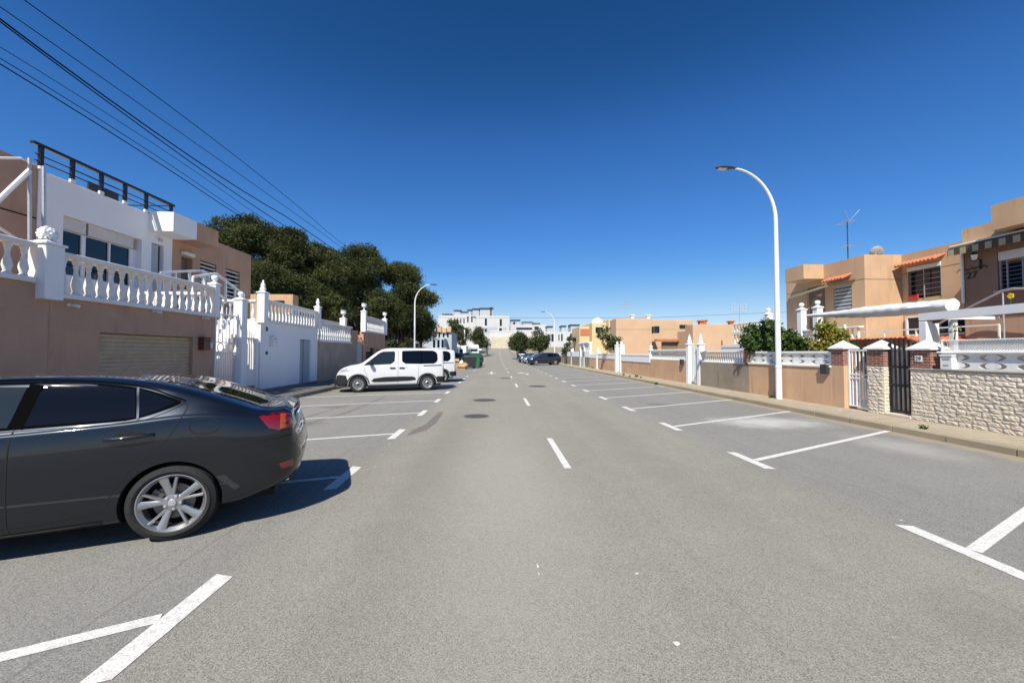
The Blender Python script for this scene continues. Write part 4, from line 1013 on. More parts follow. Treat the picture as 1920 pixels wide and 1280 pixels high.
q = MB(); q.bbox(WL-.14, WL-.06, 14.2, 15.18, .42, 1.02, .01); q.bbox(WL-.14, WL-.06, 14.2, 15.18, 2.10, 2.16, .01); q.bbox(WL-.18, WL-.04, 15.0, 15.19, .3, 2.1, .01); part('panel', q, M['white_clean'], g)
q = MB()
for i in range(6): y = 14.27+i*.135; q.tube([(WL-.1, y, 1.0), (WL-.1, y, 2.3+.12*math.sin(i*.63))], .026, 6)
part('bars', q, M['white_clean'], g)
q = MB(); q.bbox(WL-.4, WL+.05, 14.2, 15.19, .15, .28, .01); q.bbox(WL-.4, WL-.1, 14.2, 15.19, .281, .41, .01); part('step', q, M['tile'], g)
balustrade('balustrade', 'white balustrade along the street side of the white block', 'x', WL-.02, 15.42, 19.80, 2.784, 3.66, 17, 'street side balustrades at left', .22)
balustrade('balustrade', 'sunlit white balustrade on the near side of the white block', 'y', 15.30, -11.6, -9.05, 2.784, 3.62, 9, 'terrace balustrades at left')
pillar('tall white corner pillar with dragon-like spire finial on the white block', WL+.02, 15.28, 2.74, 3.86, .28, 'spire', 'white pillars of the left houses', name='balustrade_pillar')
pillar('white pillar with figure finial at the far end of the white block', WL+.02, 19.9, 2.784, 3.85, .24, 'bird', 'white pillars of the left houses', name='balustrade_pillar')
# stairs
st = thing('staircase', 'white outdoor stairs with white handrails behind the gate', 'stairs', (-10.4, 14, 0))
q = MB(); 
for i in range(16): q.box(-10.9, -9.6, 13.0+i*.14, 13.0+(i+1)*.14-.002, 0, 3.0-.17*(16-i-1) if False else .2+.175*i)
q.box(-11.75, -10.92, 12.8, 15.1, 2.9, 3.05); part('steps', q, M['white'], st)
q = MB(); q.box(-11.7, -9.2, 14.9, 15.19, 1.0, 1.95); part('side_wall', q, M['orange'], st)
def rail(par, A, B, h=.9, n=4, r=.025):
    A = Vector(A); B = Vector(B); q = MB(); up = Vector((0, 0, h)); q.bar(A+up, B+up, .06, .05); q.bar(A+up*.12, B+up*.12, .03, .03)
    for i in range(n+1): c = A.lerp(B, i/n); q.bar(c, c+up, .045, .045)
    part('handrail', q, M['white_clean'], par)
RX = -10.9
def prail(P, h=.85, r=.075):
    q = MB()
    for a_, b_ in zip(P, P[1:]):
        q.bar(a_, b_, r, r); q.bar(a_-Vector((0, 0, h*.8)), b_-Vector((0, 0, h*.8)), r*.8, r*.8)
        n_ = max(1, int((b_-a_).length/.5))
        for i in range(n_+1): c_ = a_.lerp(b_, i/n_); q.bar(c_, c_-Vector((0, 0, h)), r*.8, r*.8)
    part('handrail', q, M['white_clean'], st)
prail([onX(300, 511, RX), onX(380, 507, RX), onX(391, 517, RX)]); prail([onX(362, 519, RX+.5), onX(405, 513, RX+.5), onX(457, 552, RX+.5)])

# ---- houses behind the terrace
HX = -11.8
h = thing('brown_house', 'brown rendered house wall at the left edge of the picture', 'house', (HX, 7, 0))
q = MB(); q.box(-20, HX-.02, 2, 10.54, 0, 6.45); part('wall', q, M['tan_wall'], h)
q = MB(); q.bbox(HX-.03, HX+.0, 2, 10.53, 5.05, 5.08, .004); q.bbox(HX-.03, HX+.0, 2, 10.53, 4.30, 4.32, .004); part('render_joint', q, M['dark'], h)
h = thing('white_house', 'white house with wide shuttered window and black roof railing', 'house', (HX, 12.5, 0))
q = MB(); q.wall('x', HX, -.3, 10.55, 14.78, 2.55, 6.30, [(11.16, 13.55, 3.75, 5.38), (13.92, 14.42, 2.7, 5.40)]); q.wall('y', 10.55, .2, -20, HX-.301, 0, 6.30); q.wall('y', 14.78, -.2, -20, HX-.301, 0, 6.30)
q.box(-20, HX-.301, 10.76, 14.57, 5.9, 6.1); part('wall', q, M['white'], h)
q = MB(); q.wall('x', HX-.16, -.06, 11.16, 13.55, 3.75, 5.02, [(11.22, 11.80, 3.8, 5.0), (11.92, 12.60, 3.8, 5.0), (12.66, 13.30, 3.8, 5.0)]); fr = part('window_frame', q, M['white_clean'], h)
q = MB(); q.box(HX-.21, HX-.20, 11.2, 13.5, 3.78, 5.0); part('window_pane', q, M['blueglass'], h)
q = MB()
for a_, b_ in ((11.17, 11.86), (11.93, 13.36)):
    for i in range(8): q.bbox(HX-.13, HX-.10, a_, b_, 5.03+i*.043, 5.07+i*.043, .006)
part('roller_shutter', q, M['cream'], h)
q = MB(); q.bar((HX+.10, 11.1, 4.15), (HX+.10, 13.6, 4.15), .03, .03)
for y in (11.12, 12.35, 13.58): q.bar((HX+.10, y, 3.6), (HX+.10, y, 4.15), .025, .025)
part('window_rail', q, M['white_clean'], h)
q = MB(); q.bbox(HX-.12, HX-.06, 13.93, 14.27, 2.72, 5.38, .01); part('door', q, M['greydoor'], h)
q = MB(); q.bbox(HX-.20, HX-.14, 14.28, 14.42, 2.72, 5.38, .01); part('door_pane', q, M['blueglass'], h)
q = MB(); q.wall('x', HX+.8, -.1, 13.8, 14.86, 5.76, 6.42); q.wall('y', 13.8, .1, HX+.001, HX+.699, 5.76, 6.42); q.box(HX+.001, HX+.699, 13.901, 14.86, 5.76, 5.86); part('balcony', q, M['white'], h)
q = MB(); q.bbox(HX-.06, HX+.02, 10.545, 14.0, 6.301, 6.34, .01); part('coping', q, M['white'], h)
rl = thing('roof_railing', 'black metal railing along the white house roof edge', 'railing', (HX, 12.5, 6.34))
q = MB(); q.bar((HX, 10.38, 6.98), (HX, 14.8, 6.98), .10, .08); part('top_rail', q, M['black'], rl)
q = MB(); 
for z in (6.72, 6.55): q.bar((HX, 10.45, z), (HX, 14.8, z), .025, .03)
for z in (6.98, 6.72, 6.55): q.bar((HX, 14.8, z), (HX-2.5, 14.8, z), .03, .04)
part('lower_rails', q, M['black'], rl)
for px in (75, 135, 190, 235, 275, 322):
    y = onX(px, 340, HX).y; q = MB(); q.bar((HX, y, 6.40), (HX, y, 6.95), .08, .08); part('post', q, M['black'], rl)
    q = MB(); q.bbox(HX-.05, HX+.06, y-.06, y+.06, 6.341, 6.44, .02); part('bracket', q, M['white_clean'], rl)
for i, (px, lb) in enumerate(((168, 'dark lounge chair on the white roof, left one'), (198, 'dark lounge chair on the white roof, right one'))):
    y = onX(px, 350, HX-.5).y; c = thing('lounge_chair', lb, 'chair', (HX-.6, y, 6.1), group='dark chairs on the white roof')
    q = MB(); q.bbox(-.3, .3, -.24, .24, .25, .33, .02); q.build('seat', M['charcoal'], c)
    q = MB(); q.bbox(.24, .3, -.24, .24, .33, .62, .02); q.build('backrest', M['charcoal'], c)
    for dx in (-.27, .27):
        for dy in (-.2, .2): q = MB(); q.bar((dx, dy, 0), (dx, dy, .25), .04, .04); q.build('leg', M['charcoal'], c)
small('wall_lamp', 'small round lamp above the white house door', 'wall lamp', HX+.001, 14.22, 5.52, [('lamp_body', (0, .08, -.06, .06, 0, .1), M['steel'])])
h = thing('brown_row_house', 'brown flat-roofed house with louvred windows behind the white stairs', 'house', (HX, 17, 0))
q = MB(); q.wall('x', HX, -.3, 14.78, 19.4, 2.5, 6.30, [(15.2, 15.75, 2.6, 5.25), (16.15, 17.05, 4.25, 5.32), (17.65, 18.6, 4.05, 5.32)]); q.wall('y', 19.4, -.25, -24, HX-.301, 0, 6.30); q.wall('y', 14.79, .2, -20, HX-.301, 5.5, 6.30)
q.box(-24, HX-.301, 15, 19.14, 5.95, 6.12); part('wall', q, M['tan'], h)
q = MB(); q.wall('x', HX+.8, -.1, 14.865, 15.98, 5.76, 6.42); q.wall('y', 15.98, -.1, HX+.001, HX+.699, 5.76, 6.42); q.box(HX+.001, HX+.699, 14.87, 15.87, 5.76, 5.85); part('balcony', q, M['tan'], h)
q = MB(); q.box(HX-.22, HX-.2, 15.2, 15.75, 2.6, 5.25); part('door', q, M['wood'], h)
for a_, b_, c_, d_ in ((16.15, 17.05, 4.25, 5.32), (17.65, 18.6, 4.05, 5.32)):
    q = MB(); q.box(HX-.24, HX-.22, a_, b_, c_, d_); wn = part('window', q, M['blueglass'], h)
    q = MB(); n = 7
    for i in range(n): z = c_+(i+.5)*(d_-c_)/n; q.bar((HX-.09, a_, z), (HX-.09, b_, z), .09, .05)
    sh = part('window_shutter', q, M['cream'], h)
q = MB(); q.bbox(HX+.001, HX+.16, 15.15, 15.7, 5.30, 5.42, .02); part('awning_box', q, M['white_old'], h)
t = thing('awning_frame', 'white awning poles standing before the brown house at the left edge', 'awning frame', (-10.6, 8.6, 2.72))
q = MB(); a_ = onX(55, 297, -10.6); b_ = onX(60, 455, -10.6); q.tube([a_, (b_.x, b_.y, 2.72)], .035, 8)
a2 = onX(82, 312, -11.4); b2 = onX(88, 440, -11.4); q.tube([a2, (b2.x, b2.y, 2.72)], .04, 8); part('post', q, M['steel'], t)
q = MB(); q.tube([onX(-60, 430, -10.6), onX(55, 320, -10.6)], .05, 8); part('diagonal_pipe', q, M['white_old'], t)
q = MB(); q.tube([onX(-80, 295, -10.6), onX(40, 297, -10.6), onX(66, 309, -11.2)], .025, 8); part('arm', q, M['white_old'], t)
q = MB(); q.bar(onX(-50, 395, -10.2), onX(34, 450, -10.2), .05, .04); q.bar(onX(-50, 425, -10.2), onX(20, 455, -10.2), .05, .04); part('awning_slat', q, M['white_old'], t)
# small peach block behind
h = thing('peach_outbuilding', 'low sunlit peach block between the white balustrade and the pines', 'outbuilding', (-14, 26, 0))
p0 = onY(500, 553, 25.); p1 = onY(549, 555, 25.); q = MB(); q.box(p0.x-3, p1.x, 25, 25.7, 0, p0.z+.05); part('wall', q, M['orange'], h)
q = MB(); q.bbox(p0.x-.2, p1.x-.5, 24.93, 25, p0.z-.55, p0.z-.35, .01); part('window', q, M['blueglass'], h)

# ---- third section: brown wall with lower balustrade
w3 = thing('brown_garden_wall', 'plain brown stained wall behind the white van nose', 'wall', (WL, 22.5, 0))
q = MB(); q.box(WL-.25, WL, 19.955, 25.6, 0, 2.16); part('render', q, M['greyb_wall'], w3)
q = MB(); q.bbox(WL-.28, WL+.03, 24.5, 25.6, 2.161, 3.0, .01); part('end_pier', q, M['tan_wall'], w3)
balustrade('balustrade', 'white balustrade on the plain brown wall left of the van', 'x', WL-.02, 20.08, 24.48, 2.165, 3.18, 17, 'street side balustrades at left', .22)
balustrade('balustrade', 'white balustrade further back behind the plain brown wall', 'x', -11.2, 21.6, 29.5, 2.95, 3.75, 22, 'terrace balustrades at left')
g = thing('arched_gate', 'narrow grey gate with wrought arch between the brown walls', 'gate', (WL-.1, 26.2, .15))
q = MB(); q.bbox(WL-.14, WL-.08, 25.62, 26.72, .2, 2.35, .01)
for i in range(7): q.bbox(WL-.08, WL-.06, 25.7, 26.64, .4+i*.28, .42+i*.28, .004)
part('gate_leaf', q, M['greydoor'], g)
q = MB()
for yy in (25.9, 26.45):
    q.tube([(WL-.1, yy+.26*math.cos(a_), 2.36+.26*math.sin(a_)) for a_ in [math.pi*i/12 for i in range(13)]], .03, 6); q.tube([(WL-.1, yy, 2.36), (WL-.1, yy, 2.66)], .02, 6)
part('arch', q, M['tile'], g)
w4 = thing('brown_garage_wall', 'brown rendered wall with dark garage windows beyond the arched gate', 'wall', (WL, 29.3, 0))
q = MB(); q.wall('x', WL, -.25, 26.75, 31.9, 0, 3.02, [(27.2, 29.2, .2, 1.95), (29.6, 31.4, .2, 1.85)]); q.box(WL-3, WL-.251, 31.6, 31.9, 0, 3.02); part('render', q, M['tan_wall'], w4)
q = MB(); q.box(WL-.2, WL-.15, 27.2, 29.2, .2, 1.95); part('window', q, M['blueglass'], w4); q = MB(); q.box(WL-.2, WL-.15, 29.6, 31.4, .2, 1.85); part('window', q, M['blueglass'], w4)
balustrade('balustrade', 'white balustrade over the dark garage windows', 'x', WL-.02, 26.95, 31.6, 3.025, 4.12, 16, 'street side balustrades at left', .22)
pillar('white pillar with urn right of the wrought arch gate', WL, 26.8, 3.0, 4.35, .32, 'urn', 'white pillars of the left houses', name='urn_pillar')
pillar('white pillar with urn at the far end of the last left balustrade', WL, 31.75, 3.03, 4.25, .32, 'urn', 'white pillars of the left houses', name='urn_pillar')
pillar('shorter white pillar with urn left of the wrought arch gate', WL-.9, 25.6, 2.7, 3.75, .34, 'urn', 'white pillars of the left houses', name='urn_pillar')
pe = thing('parasol', 'folded blue parasol behind the white terrace balustrade', 'parasol', (-11.8, 23.5, 2.6))
q = MB(); q.tube([(0, 0, 0), (0, 0, 1.9)], .02, 6); q.build('pole', M['steel'], pe); q = MB(); q.lathe([(.05, .5), (.16, .7), (.1, 1.5), (.02, 1.9)], seg=10); q.build('canopy', M['bluecloth'], pe)

# ------------------------------------------------------------------ street lamps
def lamp(label, x, y, h, side, L=1.55, flange=True):
    t = thing('street_lamp', label, 'street lamp', (x, y, gz(y)+.13), group='curved white street lamps')
    pts = [(0, 0, 0), (0, 0, h*.3), (0, 0, h*.6), (0, 0, h-1.75)]; rr = [.085, .08, .07, .062]
    for i in range(1, 13):
        a_ = R(90*i/12*.93); pts.append((side*L*(1-math.cos(a_))*1.0, 0, h-1.75+1.72*math.sin(a_))); rr.append(.062-.03*i/12)
    q = MB(); q.tube(pts, rr, 14); q.build('pole', M['pole'], t, smooth=50)
    q = MB(); q.lathe([(.094, 0), (.092, 1.0), (.10, 1.0), (.10, 1.06), (.088, 1.07)], seg=16); q.build('base_sleeve', M['pole'], t, smooth=40)
    e = pts[-1]; sx = side
    q = MB(); vs = []
    prof = [(-.05, .035, .03), (.05, .05, .035), (.12, .10, .045), (.30, .125, .05), (.50, .12, .045), (.62, .07, .03), (.66, .02, .015)]
    for (u, hw, ht) in prof:
        for k in range(10):
            a_ = 2*math.pi*k/10; vs.append((e[0]+sx*u, hw*math.cos(a_), e[2]+.01+ht*math.sin(a_)*(1.1 if math.sin(a_) > 0 else .6)))
    fs = []
    for i in range(len(prof)-1):
        for k in range(10): fs.append((i*10+k, i*10+(k+1) % 10, (i+1)*10+(k+1) % 10, (i+1)*10+k))
    fs += [tuple(range(10)), tuple(range(60, 70))]; q.add(vs, fs); q.build('lamp_head', M['greyroof'], t, smooth=50)
    q = MB(); q.bbox(e[0]+sx*.30, e[0]+sx*.58, -.085, .085, e[2]-.035, e[2]-.015, .008); q.build('lamp_glass', M['lens'], t)
    return t
p = onX(1459, 746, 9.2); lamp('tall white street lamp against the peach garden wall at right', 9.15, 12.45, 7.55, -1, 1.5)
lamp('white street lamp behind the white van in front of the pines', -7.35, 36.0, 7.7, 1, 1.5)
lamp('white street lamp further down on the right by the dark suv', 8.5, 57.0, 7.4, -1, 1.5)
up = thing('utility_pole', 'weathered wooden utility pole beside the pines at left', 'utility pole', (-8.1, 43, 0))
q = MB(); q.tube([(0, 0, 0), (0, 0, 7.9)], [.17, .12], 12); q.build('pole', M['wood'], up, smooth=40)
q = MB(); q.tube([(.05, 0, 3.3), (.3, .0, 3.45)], .18, 10); q.build('junction_box', M['white_old'], up)
for k, (px, ph) in enumerate(((866, 6.2), (871, 6.0))):
    pp = onY(px, 640, 84); u2 = thing('utility_pole', ('thin dark pole far left near the camper', 'pale pole far left just right of the thin dark one')[k], 'utility pole', (pp.x, 84, gz(84)), group='far poles on the left pavement')
    q = MB(); q.tube([(0, 0, 0), (0, 0, ph)], .13, 8); q.build('pole', (M['wood'], M['white_old'])[k], u2, smooth=40)
# overhead wires from the pole up over the camera's left
A0 = Vector((-8.1, 43)); B0 = Vector((-10.4, -8.))
def onwire(px, py):
    d = ray(px, py); n = Vector((-(B0-A0).y, (B0-A0).x)); s = (A0.x*n.x+A0.y*n.y-_c.x*n.x-_c.y*n.y)/(d.x*n.x+d.y*n.y); return _c+d*s
for k, (pts, r_, lb) in enumerate((
    (((45, 0), (330, 208), (620, 440)), .014, 'topmost'), (((0, 13), (300, 222), (600, 434)), .012, 'second from top'),
    (((0, 36), (230, 205), (540, 408)), .022, 'third and thickest'), (((0, 41), (230, 212), (500, 402)), .018, 'fourth, just under the thickest'),
    (((0, 88), (230, 232), (470, 395)), .009, 'faint fifth'), (((0, 109), (220, 245), (450, 400)), .011, 'sixth'), (((0, 120), (210, 250), (440, 400)), .016, 'lowest'))):
    P3 = [onwire(*p) for p in pts]; ss = [(p.xy-A0).length for p in P3]; zz = [p.z for p in P3]
    co = np.polyfit(ss, zz, 2); zend = 7.75-.32*k; L = (B0-A0).length; out = []
    smin = min(ss)
    for i in range(41):
        s = L*i/40
        if s >= smin: z = np.polyval(co, min(s, max(ss)+6)); z = z if s <= max(ss)+6 else z
        else:
            z1 = np.polyval(co, smin); z0 = zend; u = s/smin; z = z0*(1-u)+z1*u-(.25*4*u*(1-u))
        q2 = A0+(B0-A0)*(s/L); out.append((q2.x, q2.y, float(z)))
    q = MB(); q.tube(out, r_*.78, 5, False)
    tag(q.build('overhead_wire', M['wire']), lb+' of the overhead wires crossing the sky at upper left', 'wire', 'overhead wires at upper left')
q = MB(); q.tube([(-40, 70, 10.5), (-8, 66, 7.4), (25, 62, 7.2), (60, 58, 8.5)], .02, 5, False); tag(q.build('overhead_wire', M['wire']), 'long faint wire crossing the street far ahead', 'wire', 'overhead wires over the far street')
# ------------------------------------------------------------------ right garden walls
RG_ = 'garden walls along the right pavement'
def stonewall(mb, y0, y1, z0, z1, x, seed, face='x'):
    rs = random.Random(seed); z = z0; r = 0
    while z < z1-.03:
        h = min(rs.choice((.07, .085, .10)), z1-z); y = y0-(rs.random()*.2)
        while y < y1:
            L = rs.uniform(.13, .36); a, b = max(y, y0)+.003, min(y+L, y1)-.003; y += L
            if b-a < .02: continue
            nx, nz = max(4, int((b-a)/.032)), 5; off = rs.uniform(0, .007); vs = []
            for j in range(nz):
                for i in range(nx):
                    e = (i in (0, nx-1)) or (j in (0, nz-1)); d = rs.uniform(0, .004) if e else .007+off+rs.uniform(-.008, .009)
                    u = a+(b-a)*i/(nx-1)+(0 if e else rs.uniform(-.008, .008)); w_ = z+.003+(h-.006)*j/(nz-1)
                    vs.append((x-d, u, w_) if face == 'x' else (u, x-d, w_))
            mb.add(vs, [(j*nx+i, j*nx+i+1, (j+1)*nx+i+1, (j+1)*nx+i) for j in range(nz-1) for i in range(nx-1)])
        z += h
sw = thing('stone_garden_wall', 'rough split stone wall at the right edge with lattice fence on top', 'wall', (WR, 6, 0), group=RG_)
q = MB(); q.box(WR+.005, WR+.3, 1.0, 8.56, .05, 1.235); part('core', q, M['stone'], sw)
q = MB(); stonewall(q, 1.0, 8.56, .12, 1.235, WR, 5); stonewall(q, WR, WR+.3, .12, 1.235, 8.56, 6, 'y') if False else None; part('stone_facing', q, M['stone'], sw, fix=False)
q = MB(); q.bbox(WR-.03, WR+.32, 1, 8.58, 1.237, 1.27, .01); part('cap', q, M['kerb_grey'], sw)
def arc_panel(par, x, y0, y1, z0, z1, u, th=.06):
    q = MB(); H = z1-z0; n = max(1, round((y1-y0)/u)); u = (y1-y0)/n
    for i in range(n):
        a = y0+i*u; holes = []
        for c in (z0+H*.27, z0+H*.76):
            rx, rz = u*.36, H*.19
            for sg in (-1, 1):
                o_ = []; m = 9
                for k in range(m+1): t_ = -math.pi/2+math.pi*k/m; o_.append((a+u/2+sg*(rx*math.cos(t_)+.012), c+rz*math.sin(t_)))
                for k in range(m-1, 0, -1): t_ = -math.pi/2+math.pi*k/m; o_.append((a+u/2+sg*(rx*.52*math.cos(t_)+.012), c+rz*.97*math.sin(t_)))
                holes.append(o_)
        sheet(q, 'x', x, th, [(a, z0), (a+u, z0), (a+u, z1), (a, z1)], holes)
    return part('pierced_block_panel', q, M['white_old'], par)
arc_panel(sw, WR+.10, 1.2, 8.0, 1.272, 1.60, .55, .10)
q = MB(); q.bbox(WR+.04, WR+.22, 1.0, 8.06, 1.602, 1.645, .012); part('rail', q, M['white_clean'], sw)
q = MB(); s_ = .047
y = 1.0-.22
while y < 8.0:
    for sg in (1, -1):
        ya, yb = (y, y+.22); za, zb = (1.66, 1.86) if sg > 0 else (1.86, 1.66)
        if ya < 1.0 or yb > 8.0: pass
        else: q.bar((WR+.13+sg*.004, ya, za), (WR+.13+sg*.004, yb, zb), .006, .011)
    y += s_
part('lattice', q, M['white_clean'], sw)
q = MB(); q.bbox(WR+.10, WR+.16, 1.0, 8.0, 1.86, 1.885, .005); q.bbox(WR+.10, WR+.16, 1.0, 8.0, 1.645, 1.665, .005)
for y in (3.2, 5.6, 8.02): q.bbox(WR+.1, WR+.16, y-.03, y, 1.645, 1.9, .005)
part('lattice_frame', q, M['white_clean'], sw)
q = MB(); q.box(WR+.6, WR+.62, 1.0, 8.0, 1.28, 1.86); o = part('privacy_cloth', q, M['olivefab'], sw)
small('letterbox', 'white letterbox standing on the rough stone wall', 'letterbox', WR-.02, 7.83, 1.272,
      [('box', (0, .17, -.11, .11, 0, .27), M['white_clean']), ('lid', (-.015, .19, -.125, .125, .271, .305), M['white_clean']), ('slot', (-.004, -.0005, -.07, .07, .2, .215), M['dark']), ('nameplate', (-.004, -.0005, -.05, .05, .07, .10), M['steel'])])
def brickpillar(label, y0, y1, zs, zt, stone=True, dx=0, low='stone'):
    t = thing('brick_pillar', label, 'pillar', (WR, (y0+y1)/2, 0), group='brick topped gate pillars at right'); w_ = .36
    q = MB(); 
    q.box(WR+.004, WR+w_-.004, y0+.004, y1-.004, .05, zs)
    part('lower_shaft', q, M[low if low != 'stone' else 'stone'], t)
    if low == 'stone':
        q = MB(); stonewall(q, y0, y1, .12, zs, WR+.002, int(y0*10)); stonewall(q, WR, WR+w_, .12, zs, y0+.002, int(y0*10)+1, 'y'); part('stone_facing', q, M['stone'], t, fix=False)
    q = MB(); q.bbox(WR+.0, WR+w_, y0, y1, zs+.001, zt, .004); part('brick_shaft', q, M['brick'], t)
    cy = (y0+y1)/2; hw = (y1-y0)/2+.05; q = MB(); q.box(WR-.05, WR+w_+.05, cy-hw, cy+hw, zt+.001, zt+.035)
    q.add([(WR-.05, cy-hw, zt+.036), (WR+w_+.05, cy-hw, zt+.036), (WR+w_+.05, cy+hw, zt+.036), (WR-.05, cy+hw, zt+.036), (WR+w_/2, cy, zt+.24)], [(0,1,4), (1,2,4), (2,3,4), (3,0,4), (3,2,1,0)])
    part('pyramid_cap', q, M['white_clean'], t)
    return t
brickpillar('brick pillar with house number 29 right of the black gate', 8.14, 8.555, 1.28, 1.68)
hs = thing('house_number_sign', 'white tile with black number 29 on the brick pillar', 'house sign', (WR-.014, 8.37, 1.42))
q = MB(); q.bbox(0, .012, -.075, .075, 0, .13, .003); q.build('tile', M['white_clean'], hs)
def textobj(s_, size, mat, name, parent, loc, rot, extr=.002):
    cu = bpy.data.curves.new('t', 'FONT'); cu.body = s_; cu.size = size; cu.extrude = extr; cu.align_x = 'CENTER'; cu.align_y = 'CENTER'
    ob = bpy.data.objects.new('t', cu); COL.objects.link(ob); dg = bpy.context.evaluated_depsgraph_get(); dg.update()
    me = bpy.data.meshes.new_from_object(ob.evaluated_get(dg)); bpy.data.objects.remove(ob); me.materials.clear(); me.materials.append(mat)
    o = bpy.data.objects.new(name, me); COL.objects.link(o); o.parent = parent; o.location = loc; o.rotation_euler = rot; return o
textobj('29', .12, M['black'], 'digits', hs, (-.003, 0, .065), (R(90), 0, R(-90)))
brickpillar('stone and brick pillar between the white gate and the black gate', 9.17, 9.60, 1.28, 1.70)
brickpillar('brick pillar on a peach base left of the white gate', 10.27, 10.66, 1.28, 1.72, low='orange_wall')
g = thing('street_gate', 'black barred gate backed with white lattice, between brick pillars', 'gate', (WR+.12, 8.86, .15), group='gates in the right garden wall')
X_ = WR+.14
q = MB()
for z in (.25, .85, 1.28): q.bar((X_, 8.57, z), (X_, 9.16, z), .04, .05)
for y in (8.58, 9.15): q.bar((X_, y, .2), (X_, y, 1.85), .045, .045)
part('frame', q, M['black'], g)
q = MB()
for i in range(6): y = 8.60+i*.105; q.bbox(X_-.012, X_+.012, y-.022, y+.022, .25, 1.86+.09*math.sin(i/5*math.pi), .004)
part('bars', q, M['black'], g)
q = MB(); y = 8.58
while y < 9.12:
    z = .28
    while z < 1.7: q.bar((X_+.035, y, z), (X_+.035, y+.03, z+.05), .004, .012); q.bar((X_+.037, y+.03, z), (X_+.037, y, z+.05), .004, .012); z += .05
    y += .04
part('lattice', q, M['white_clean'], g)
q = MB(); q.bbox(WR-.02, WR+.35, 8.56, 9.16, .13, .19, .01); part('threshold', q, M['stone'], g)
g = thing('street_gate', 'white barred gate with lattice lower half, between brick pillars', 'gate', (WR+.12, 9.93, .15), group='gates in the right garden wall')
q = MB()
for z in (.22, .95, 1.05, 1.68): q.bar((X_, 9.61, z), (X_, 10.26, z), .035, .04)
for y in (9.63, 10.24): q.bar((X_, y, .2), (X_, y, 1.70), .045, .045)
part('frame', q, M['white_clean'], g)
q = MB()
for i in range(1, 6): y = 9.62+i*.107; q.bar((X_, y, .22), (X_, y, 1.68), .022, .022)
part('bars', q, M['white_clean'], g)
q = MB(); y = 9.64
while y < 10.2:
    z = .24
    while z < .92: q.bar((X_+.03, y, z), (X_+.03, y+.03, z+.05), .004, .012); q.bar((X_+.032, y+.03, z), (X_+.032, y, z+.05), .004, .012); z += .05
    y += .04
part('lattice', q, M['white_clean'], g)
ow = thing('peach_garden_wall', 'peach rendered garden wall behind the tall street lamp', 'wall', (WR, 12.5, 0), group=RG_)
q = MB(); q.box(WR, WR+.25, 10.665, 14.28, .05, 1.20); part('render', q, M['orange_wall'], ow)
q = MB(); q.bbox(WR-.03, WR+.28, 10.665, 14.28, 1.201, 1.26, .01); q.bbox(WR+.03, WR+.22, 10.665, 14.28, 1.60, 1.66, .01); part('coping', q, M['white_old'], ow)
arc_panel(ow, WR+.07, 10.68, 14.27, 1.262, 1.599, .9, .14)
q = MB(); q.bbox(WR-.02, WR+.24, 14.285, 14.50, 1.21, 1.72, .01); part('brick_post', q, M['brick'], ow)
small('letterbox', 'grey letterbox on the peach wall under the brick pillar', 'letterbox', WR-.001, 10.83, 1.02, [('box', (-.09, 0, -.12, .12, 0, .26), M['charcoal']), ('lid', (-.10, .0, -.13, .13, .261, .28), M['steel'])])
gw = thing('grey_garden_wall', 'bare grey cement garden wall with white balustrade on top', 'wall', (WR, 16, 0), group=RG_)
q = MB(); q.box(WR+.01, WR+.25, 14.285, 17.78, .05, 1.18); part('render', q, M['grey_wall'], gw)
balustrade('balustrade', 'white balustrade on the bare grey wall, shaded by a shrub', 'x', WR+.12, 14.52, 17.76, 1.185, 1.70, 20, 'balustrades on the right garden walls', .22, .62, .06, .07)
pillar('white pillar with finial right of the white sheet gate', WR+.12, 17.90, .1, 1.98, .26, 'spire', 'white pillars of the right garden walls')
pillar('white pillar with finial left of the white sheet gate', WR+.12, 18.95, .1, 2.0, .26, 'spire', 'white pillars of the right garden walls')
g = thing('street_gate', 'white closed sheet gate between two white pillars', 'gate', (WR+.1, 18.4, .15), group='gates in the right garden wall')
q = MB(); q.bbox(WR+.1, WR+.14, 18.05, 18.80, .22, 1.95, .01)
for i in range(5): q.bbox(WR+.085, WR+.10, 18.12+i*.15, 18.15+i*.15, .3, 1.9, .004)
part('gate_leaf', q, M['white_clean'], g)
q = MB(); q.bbox(WR+.05, WR+.1, 18.1, 18.13, .9, 1.1, .005); part('handle', q, M['steel'], g)
small('letterbox', 'dark letterbox on the long peach wall left of the white sheet gate', 'letterbox', WR-.001, 19.4, 1.02, [('box', (-.12, 0, -.12, .12, 0, .26), M['charcoal']), ('lid', (-.14, .0, -.13, .13, .261, .28), M['steel'])])
ow = thing('peach_garden_wall', 'long peach garden wall between two pairs of white pillars', 'wall', (WR, 24, 0), group=RG_)
q = MB(); q.box(WR, WR+.25, 19.09, 29.2, .05, 1.20); part('render', q, M['orange_wall'], ow)
balustrade('balustrade', 'white balustrade on the long peach wall', 'x', WR+.12, 19.12, 23.6, 1.205, 1.80, 26, 'balustrades on the right garden walls', .22, .62, .07, .1)
q = MB(); q.bbox(WR-.03, WR+.2, 23.62, 29.2, 1.0, 1.42, .012); q.bbox(WR-.05, WR+.24, 23.62, 29.2, 1.421, 1.5, .01); part('white_parapet', q, M['white'], ow)
for y, lb in ((23.7, 'low white pillar where the balustrade meets the solid parapet'), (29.35, 'white pillar right of the pair on the far peach wall'), (30.4, 'white pillar left of the pair on the far peach wall'), (36.2, 'slim white pillar on the far peach wall behind the shrub shadow')):
    pillar(lb, WR+.1, y, .1 if y > 24 else 1.2, 2.15 if y > 24 and y < 36 else 1.75, .34 if y > 24 else .24, 'ball', 'white pillars of the right garden walls')
ow = thing('peach_garden_wall', 'peach garden wall with white parapet beyond the second pair of pillars', 'wall', (WR, 34, 0), group=RG_)
